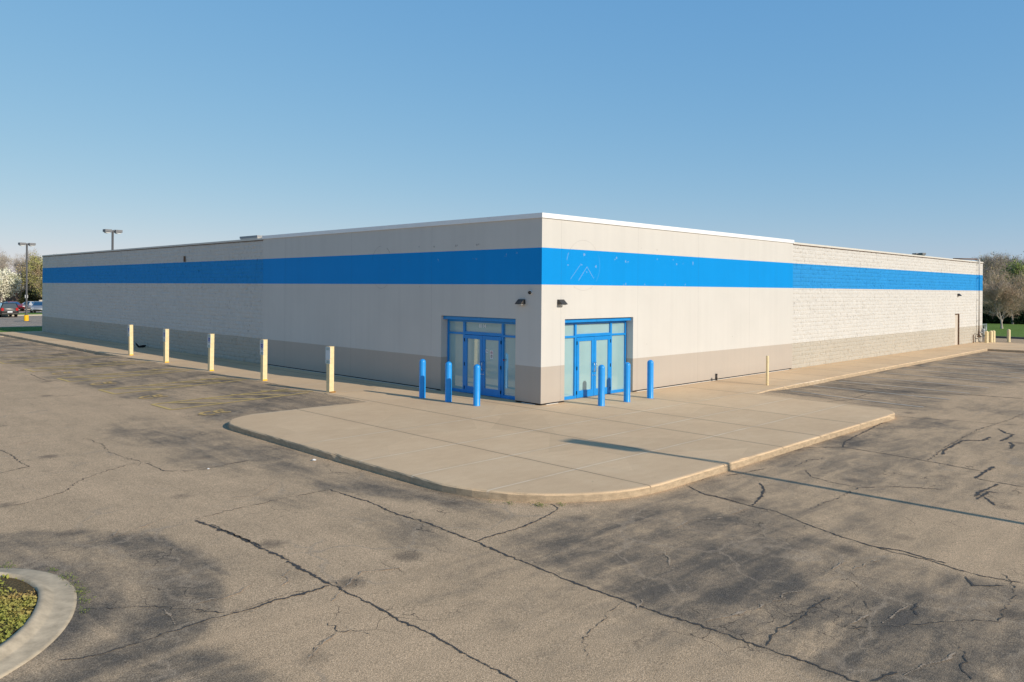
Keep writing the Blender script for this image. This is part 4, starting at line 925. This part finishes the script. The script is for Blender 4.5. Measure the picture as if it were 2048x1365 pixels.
# ------------------------------------------------------------------ railing at the far right corner
t = thing('guard_railing', 'grey steel guard railing on the low wall past the wall end', 'railing', (0,0,-.16))
m = MB()
for x in (51.6, 54.15): m.tube([(x,.55-.0*(x-51),.22),(x,.55,1.42)], .03, 8)
m.build('post', M['galv'], t)
for z in (1.40, .95):
    m = MB(); m.tube([(51.3,.55,z),(54.18,.55,z)], .026, 8); m.build('rail', M['galv'], t)
m = MB()
for i in range(12): x = 51.8+i*.2; m.tube([(x,.55,.22),(x,.55,1.40)], .011, 6)
m.build('baluster', M['galv'], t)
m = MB(); m.box((51.0,.42,-.3),(54.5,.72,.26)); tag(m.build('low_wall', M['kerbdark'], bevel=.02), 'low dark concrete wall under the guard railing', 'wall')

# ------------------------------------------------------------------ trees
def tubes_np(segs, n=5):
    """segs: list of (p0, p1, r0, r1) -> tapered tubes"""
    P0 = np.array([s[0] for s in segs]); P1 = np.array([s[1] for s in segs]); r0 = np.array([s[2] for s in segs]); r1 = np.array([s[3] for s in segs])
    t = P1-P0; t /= np.linalg.norm(t, axis=1)[:,None]+1e-9
    a = np.cross(t, np.where(np.abs(t[:,2:3]) < .9, np.array([[0,0,1.]]), np.array([[1.,0,0]]))); a /= np.linalg.norm(a, axis=1)[:,None]+1e-9; b = np.cross(t, a)
    q = 2*np.pi*np.arange(n)/n; c, s = np.cos(q), np.sin(q)
    A = P0[:,None]+r0[:,None,None]*(a[:,None]*c[None,:,None]+b[:,None]*s[None,:,None]); B = P1[:,None]+r1[:,None,None]*(a[:,None]*c[None,:,None]+b[:,None]*s[None,:,None])
    V_ = np.concatenate([A, B], 1).reshape(-1, 3); k = np.arange(n); k2 = (k+1) % n; f = np.stack([k, k2, k2+n, k+n], 1)
    return V_, (f[None]+(np.arange(len(segs))*2*n)[:,None,None]).reshape(-1, 4)
def ribbons(P, Dv, L, w_, rg):
    n = len(P); Dv = Dv/(np.linalg.norm(Dv, axis=1)[:,None]+1e-9); s = np.cross(Dv, rg.normal(size=(n,3))); s /= np.linalg.norm(s, axis=1)[:,None]+1e-9
    w_ = (w_*rg.uniform(.6,1.4,n))[:,None]*.5; E = P+Dv*(L*rg.uniform(.6,1.3,n))[:,None]
    V_ = np.stack([P-s*w_, P+s*w_, E+s*w_*.3, E-s*w_*.3], 1).reshape(-1,3); return V_, np.arange(4*n).reshape(n,4)
def make_tree(name, label, cat, h, r0, spread, seed, twigs, twl, leafs=0, leafsize=.15, crown='twig', first=.25, limbs=9, up=.55, leafm='bud', group=None, flat=0., bark='bark', trunkh=.85):
    rg = np.random.default_rng(seed); segs = []; ends = []
    def branch(p, d, L, r, lev):
        n = 4 if lev < 2 else 3
        for i in range(n):
            d = d+rg.normal(size=3)*(.10 if lev == 0 else .20); d[2] += .10 if lev else .0; d /= np.linalg.norm(d)
            p2 = p+d*L/n; r2 = r*(.80 if lev == 0 else .74); segs.append((p.copy(), p2.copy(), r, r2))
            if lev >= 1: ends.append((p2.copy(), d.copy(), L))
            if lev < 3 and (lev > 0):
                for _ in range(2 if lev == 1 else 1):
                    q = rg.normal(size=3); q -= d*(q@d); q /= np.linalg.norm(q)+1e-9; dd = d*.65+q*.75; dd[2] += .2
                    branch(p2, dd/np.linalg.norm(dd), L*rg.uniform(.42,.62), r2*.55, lev+1)
            p, r = p2, r2
    p = np.zeros(3); top = h*trunkh; n = 7; d = np.array([0,0,1.]); pts = [p.copy()]; rr = [r0]
    for i in range(n):
        d = d+rg.normal(size=3)*.07; d[2] = 1; d /= np.linalg.norm(d); p2 = p+d*top/n; ra = r0*(1-.85*i/n); rb = r0*(1-.85*(i+1)/n); segs.append((p.copy(), p2.copy(), ra*(1.35 if i == 0 else 1), rb)); p = p2; pts.append(p.copy()); rr.append(rb)
    for k in range(limbs):
        t = first+(1-first)*(k/limbs)**.9; f = t*n; i = min(n-1, int(f)); q = pts[i]*(1-(f-i))+pts[i+1]*(f-i)
        a = k*2.399+rg.uniform(-.4,.4); u = up+(1-up)*t*.7; dd = np.array([math.cos(a)*(1-u*.6), math.sin(a)*(1-u*.6), u]); dd /= np.linalg.norm(dd)
        branch(q, dd, h*spread*(1.1-.55*t), r0*.5*(1.1-.7*t), 1)
    root = thing(name, label, cat, (0,0,-.2), 0, group)
    V_, F_ = tubes_np(segs); npmesh('trunk', V_, F_, M[bark], root, smooth=True)
    E_ = np.array([e[0] for e in ends]); D_ = np.array([e[1] for e in ends])
    i = rg.integers(0, len(E_), twigs); P = E_[i]+rg.normal(size=(twigs,3))*.12; Dv = D_[i]*.8+rg.normal(size=(twigs,3))*.55+np.array([0,0,.35])
    V1, F1 = ribbons(P, Dv, np.full(twigs, twl), .022, rg); mi = np.zeros(len(F1)); mats = [M[crown]]
    if leafs:
        i = rg.integers(0, len(E_), leafs); c = E_[i]+rg.normal(size=(leafs,3))*twl*.55; c[:,2] += .1
        V2, F2 = leaf_quads(c, leafsize, rg); F1 = np.concatenate([F1, F2+len(V1)]); V1 = np.concatenate([V1, V2]); mats.append(M[leafm]); mi = np.concatenate([mi, np.ones(len(F2))])
    npmesh('crown', V1, F1, mats, root, midx=mi)
    return root
GL = 'bare trees behind the left car park'; GR = 'bare trees behind the right end lawn'
T1 = make_tree('bare_tree', 'tall bare grey tree in the row behind the left car park', 'tree', 10.5, .16, .34, 3, 5200, .75, 500, .10, group=GL)
T2 = make_tree('bare_tree', 'tall bare grey tree in the row behind the right end lawn', 'tree', 10.0, .17, .36, 8, 6500, .7, 1500, .10, group=GR)
T3 = make_tree('budding_tree', 'yellow green budding tree at the left end of the building', 'tree', 8.4, .15, .34, 11, 3000, .6, 6500, .15, leafm='bud')
T4 = make_tree('budding_tree', 'fresh green budding tree among the bare trees on the right', 'tree', 8.6, .15, .36, 14, 2600, .6, 6000, .15, leafm='budgreen')
T5 = make_tree('blossom_tree', 'broad white flowering tree before the red brick building', 'tree', 5.4, .17, .50, 21, 1200, .5, 15000, .17, leafm='flower', first=.28, limbs=12, up=.35, trunkh=.8)
T6 = make_tree('small_bare_tree', 'low spreading brown bare tree on the lawn at the right', 'tree', 4.5, .11, .52, 27, 7000, .55, 0, crown='twigbrown', first=.2, limbs=9, up=.45, trunkh=.6, bark='twig')
T7 = make_tree('small_bare_tree', 'tall brown bare tree standing behind the low spreading tree', 'tree', 6.0, .12, .5, 31, 8000, .6, 900, .1, crown='twigbrown', first=.15, limbs=10, up=.5, trunkh=.6)
T1.scale = (1,1,.88); T2.scale = (1,1,.84); T4.scale = (.9,.9,.82)
T1.location = (21,149.5,-.2); T2.location = (99.5,11.8,0); T3.location = (21.7,140.3,-.2); T4.location = (97.1,7.0,0); T5.location = (15.9,139.0,-.2); T6.location = (69.0,2.9,.3); T7.location = (80.8,4.6,.2)
for k, (x,y,s) in enumerate(((14.1,145.1,1.0),(19,157.2,1.05),(18.2,146.4,.97),(23.5,152.6,.98),(9.5,150,1.03),(4,153,.95),(-3,151,1.05),(-11,155,1.0),(-20,153,1.02))):
    dup(T1, (x,y,-.2), k*1.7+.4, scale=(s,s,s*.87*random.uniform(.96,1.04)))
for k, (x,y,s) in enumerate(((108.1,13.1,1.0),(104.2,11.3,1.03),(112.8,12.6,1.05),(102.2,9.1,.86),(109.4,8.9,.92),(110.9,7.4,1.0),(113.8,4.5,1.0),(103.9,.3,.96),(98,-5,.95),(106,-9,1.0),(100,-14,.94))):
    dup(T2, (x,y,0), k*2.1+.9, scale=(s,s,s*.83*random.uniform(.95,1.05)))
dup(T3, (20.5,131.6,-.2), 1.9, 'olive budding tree half hidden by the left wall end', scale=(.9,.9,.88)); dup(T3, (24.6,143.5,-.2), 3.9, 'pale budding tree behind the left wall end beyond the others')
dup(T7, (86.5,9.2,.2), 2.2, 'brown bare tree close to the sunny wall end', scale=(.92,.92,.85)); dup(T7, (84,1.4,.2), 4.0, 'brown bare tree at the right edge of the picture', scale=(.95,.95,.92))
def thicket(name, x0, x1, y0, y1, hmax, n, nl, seed, mats, leaf, slope=0, z0=0):
    rg = np.random.default_rng(seed); t = rg.random(n); x = x0+(x1-x0)*t+rg.normal(size=n)*1.6; y = y0+(y1-y0)*t+rg.normal(size=n)*1.6
    top = hmax*(.55+.6*vnoise(x, y, .35, seed)); z = z0+rg.random(n)**1.3*top
    V1, F1 = ribbons(np.stack([x,y,z],1), rg.normal(size=(n,3))*.5+np.array([0,0,.7]), np.full(n,.9), .03, rg)
    i = rg.integers(0,n,nl); c = np.stack([x[i],y[i],z[i]*.8],1)+rg.normal(size=(nl,3))*.3; V2, F2 = leaf_quads(c, leaf, rg)
    tag(npmesh(name, np.concatenate([V1,V2]), np.concatenate([F1,F2+len(V1)]), mats, midx=np.concatenate([np.zeros(n),np.ones(nl)])), kind='stuff')
thicket('undergrowth', -18, 44, 170, 146, 4.6, 60000, 20000, 71, [M['twigbrown'], M['bud']], .16, z0=-.2)
thicket('undergrowth', 92, 102, 26, -20, 5.2, 60000, 20000, 72, [M['twigbrown'], M['bud']], .16)
thicket('woodland', 30, 120, 190, 120, 7.5, 30000, 14000, 73, [M['twig'], M['bud']], .25, z0=-.2)
def shrub(name, label, loc, rx, ry, h, n, seed, mat, group=None):
    rg = np.random.default_rng(seed); a = rg.uniform(0,2*np.pi,n); u = rg.random(n)**.4; z = rg.random(n); prof_ = np.sqrt(np.clip(1-(z*1.02-.25)**2/.62,0.02,1))
    x = np.cos(a)*u*rx*prof_; y = np.sin(a)*u*ry*prof_; bump_ = .75+.45*vnoise(x+20, y+20, .9, seed)
    V_, F_ = leaf_quads(np.stack([x*bump_,y*bump_,z*h*bump_],1), .16, rg); root = thing(name, label, 'shrub', loc, 0, group)
    npmesh('leaves', V_, F_, mat, root); m = MB(); m.tube([(0,0,-.3),(.05,0,h*.3),(.0,.1,h*.6)], [.09,.07,.03], 6); m.build('stem', M['bark'], root)
shrub('evergreen_shrub', 'dark evergreen shrub just right of the sunny wall end', (82.7,8.0,.2), 3.0, 2.4, 2.1, 6000, 81, M['ever'])
shrub('evergreen_shrub', 'dark evergreen shrub behind the low spreading tree', (83.0,4.6,.2), 2.8, 2.2, 2.0, 6000, 82, M['ever'])
shrub('evergreen_shrub', 'dark evergreen shrub at the right edge of the picture', (85.5,2.0,.2), 3.4, 2.6, 2.9, 8000, 83, M['ever'])
shrub('dark_shrub', 'dark bush below the left lamp post by the brick building', (20.0,136.0,-.1), 2.8, 1.5, 2.6, 4500, 84, M['ever2'])
shrub('dark_shrub', 'olive bush just left of the shaded wall end', (23.2,133.0,-.1), 2.2, 1.5, 2.2, 4000, 85, M['ever2'])

# ------------------------------------------------------------------ brick building behind the blossom
t = thing('brick_building', 'low red brick building with a cream roof band behind the blossom', 'building', (6.0,149.4,-.2))
m = MB(); m.box((-6,0,0),(15.1,9,3.75)); m.build('wall', M['brick'], t); m = MB(); m.box((-6.15,-.15,3.75),(15.25,9.15,4.65)); m.build('roof_band', M['band'], t)
for x in (-3, 1.5, 6, 10.5):
    m = MB(); m.box((x,-.04,1.0),(x+1.8,.05,2.5)); w_ = m.build('window', M['frame2'], t); m = MB(); m.box((x+.08,-.06,1.08),(x+1.72,-.03,2.42)); m.build('pane', M['carglass'], w_)

# ------------------------------------------------------------------ parked cars
def car(name, label, loc, rz, paint, kind, cat='car'):
    t = thing(name, label, cat, loc, rz, 'cars parked beyond the left end')
    if kind == 'van':   # x forward; (x, zb, zbelt, ztop, w, wtop)
        S = [(-2.45,.42,.70,.72,.80,.78),(-2.40,.34,1.02,1.05,.93,.90),(-2.30,.32,1.05,1.68,.96,.72),(-1.5,.30,1.06,1.76,.98,.74),(.2,.30,1.04,1.74,.98,.73),(.75,.30,1.02,1.62,.98,.71),(1.55,.30,.98,1.02,.97,.88),(2.25,.32,.86,.90,.93,.82),(2.5,.42,.62,.66,.78,.72)]; cab = (2,5,1,6)
    else:
        S = [(-2.35,.42,.66,.68,.76,.72),(-2.25,.34,.90,.94,.88,.80),(-1.6,.32,.96,1.0,.91,.80),(-.9,.30,.95,1.38,.92,.64),(-.1,.30,.93,1.45,.92,.66),(.45,.30,.92,1.38,.92,.65),(1.15,.30,.90,.95,.91,.80),(2.0,.32,.78,.82,.88,.76),(2.32,.42,.58,.62,.74,.66)]; cab = (3,5,2,6)
    if kind == 'suv': S = [(x,zb,zm*1.08,zt*1.14 if zt > 1.2 else zt*1.1,w_,wt*1.08 if zt > 1.2 else wt) for x,zb,zm,zt,w_,wt in S]
    vs = []; fs = []
    for x,zb,zm,zt,w_,wt in S: vs += [(x,-w_*.9,zb),(x,-w_,zb+.18),(x,-w_,zm),(x,-wt,zt),(x,wt,zt),(x,w_,zm),(x,w_,zb+.18),(x,w_*.9,zb)]
    for i in range(len(S)-1):
        for k in range(8): fs.append((i*8+k,i*8+(k+1)%8,i*8+8+(k+1)%8,i*8+8+k))
    fs += [tuple(range(8)), tuple(len(vs)-8+k for k in reversed(range(8)))]
    m = MB(); m.add(vs, fs, smooth=True); b = m.build('body', paint, t); b.modifiers.new('bevel','BEVEL').width = .05
    g = lambda i, k: Vector(vs[i*8+k])
    def quad(nm, a, b_, c, d, mat, off, par=t, sx=.06):
        P = [Vector(p) for p in (a,b_,c,d)]; c0 = sum(P, Vector())/4; n = (P[1]-P[0]).cross(P[2]-P[0]).normalized(); n = n if n.dot(c0-Vector((0,0,.9))) > 0 else -n
        P = [c0+(p-c0)*(1-sx*1.8)+n*off for p in P]; mm = MB(); mm.add(P, [(0,1,2,3)]); return mm.build(nm, mat, par, fix=False)
    i0, i1, r0_, f1 = cab
    quad('rear_window', g(r0_,3), g(r0_,4), g(i0,4), g(i0,3), M['carglass'], .02); quad('windscreen', g(i1,3), g(i1,4), g(f1,4), g(f1,3), M['carglass'], .02)
    for k0, k1 in ((2,3),(5,4)):
        for i in range(i0, i1): quad('side_window', g(i,k0), g(i+1,k0), g(i+1,k1), g(i,k1), M['carglass'], .025, sx=.05)
    for s in (-1, 1):
        for x in (-1.42, 1.45):
            m = MB(); m.tube([(x,s*.72,.34),(x,s*.965,.34)], .335, 20); wh = m.build('wheel', M['black'], t); m = MB(); m.tube([(x,s*.95,.34),(x,s*.975,.34)], .20, 14); m.build('rim', M['galv'], wh)
        m = MB(); m.box((-2.47 if kind == 'van' else -2.36, s*.62, .80),(-2.2, s*.9, 1.15 if kind == 'van' else .92)); m.build('tail_light', M['redlamp'], t, bevel=.02)
        m = MB(); m.box((2.1, s*.5, .62),(2.36 if kind == 'van' else 2.22, s*.82, .80)); m.build('headlight', M['lens'], t, bevel=.02)
        m = MB(); m.box((.75,s*.95,.98),(.92,s*1.12,1.10)); m.build('mirror', paint, t, bevel=.02)
    m = MB(); m.box((-2.56,-.86,.38),(-2.36,.86,.56)); m.build('bumper', M['bronze'], t, bevel=.03); m = MB(); m.box((-2.58,-.26,.60),(-2.44,.26,.74)); m.build('licence_plate', M['white'], t)
    m = MB(); m.box((2.38,-.5,.40),(2.5,.5,.58)); m.build('grille', M['black'], t, bevel=.02)
    return t
car('minivan', 'dark grey minivan seen from behind, nearest of the parked cars', (6.55,95.0,-.16), R(88), M['carblack'], 'van', 'van')
car('sedan', 'red car parked behind the dark minivan', (12.9,119.0,-.16), R(-80), M['carred'], 'sedan')
car('sedan', 'white car parked beside the red car by the lamp post', (15.5,118.4,-.16), R(-72), M['carwhite'], 'sedan')
car('suv', 'silver grey sport utility car half hidden by the shaded wall end', (13.6,107.4,-.16), R(-112), M['carsilver'], 'suv')
car('sedan', 'red car at the left edge of the picture beyond the minivan', (9.3,116.0,-.16), R(95), M['carred'], 'sedan')
t = thing('road_sign', 'small white road sign beyond the left lamp post', 'road sign', (17.0,128.0,-.1))
m = MB(); m.box((-.03,-.03,0),(.03,.03,2.0)); m.build('post', M['galv'], t); m = MB(); m.box((-.2,-.05,1.75),(.2,-.03,2.25)); m.build('sign_panel', M['white'], t)
t = thing('meter_box', 'small grey cabinet on a post just left of the shaded wall end', 'cabinet', (15.0,112.6,-.1))
m = MB(); m.box((-.06,-.06,0),(.06,.06,1.2)); m.build('post', M['galv'], t); m = MB(); m.box((-.22,-.16,1.2),(.22,.16,1.7)); m.build('box', M['conc'], t, bevel=.03)
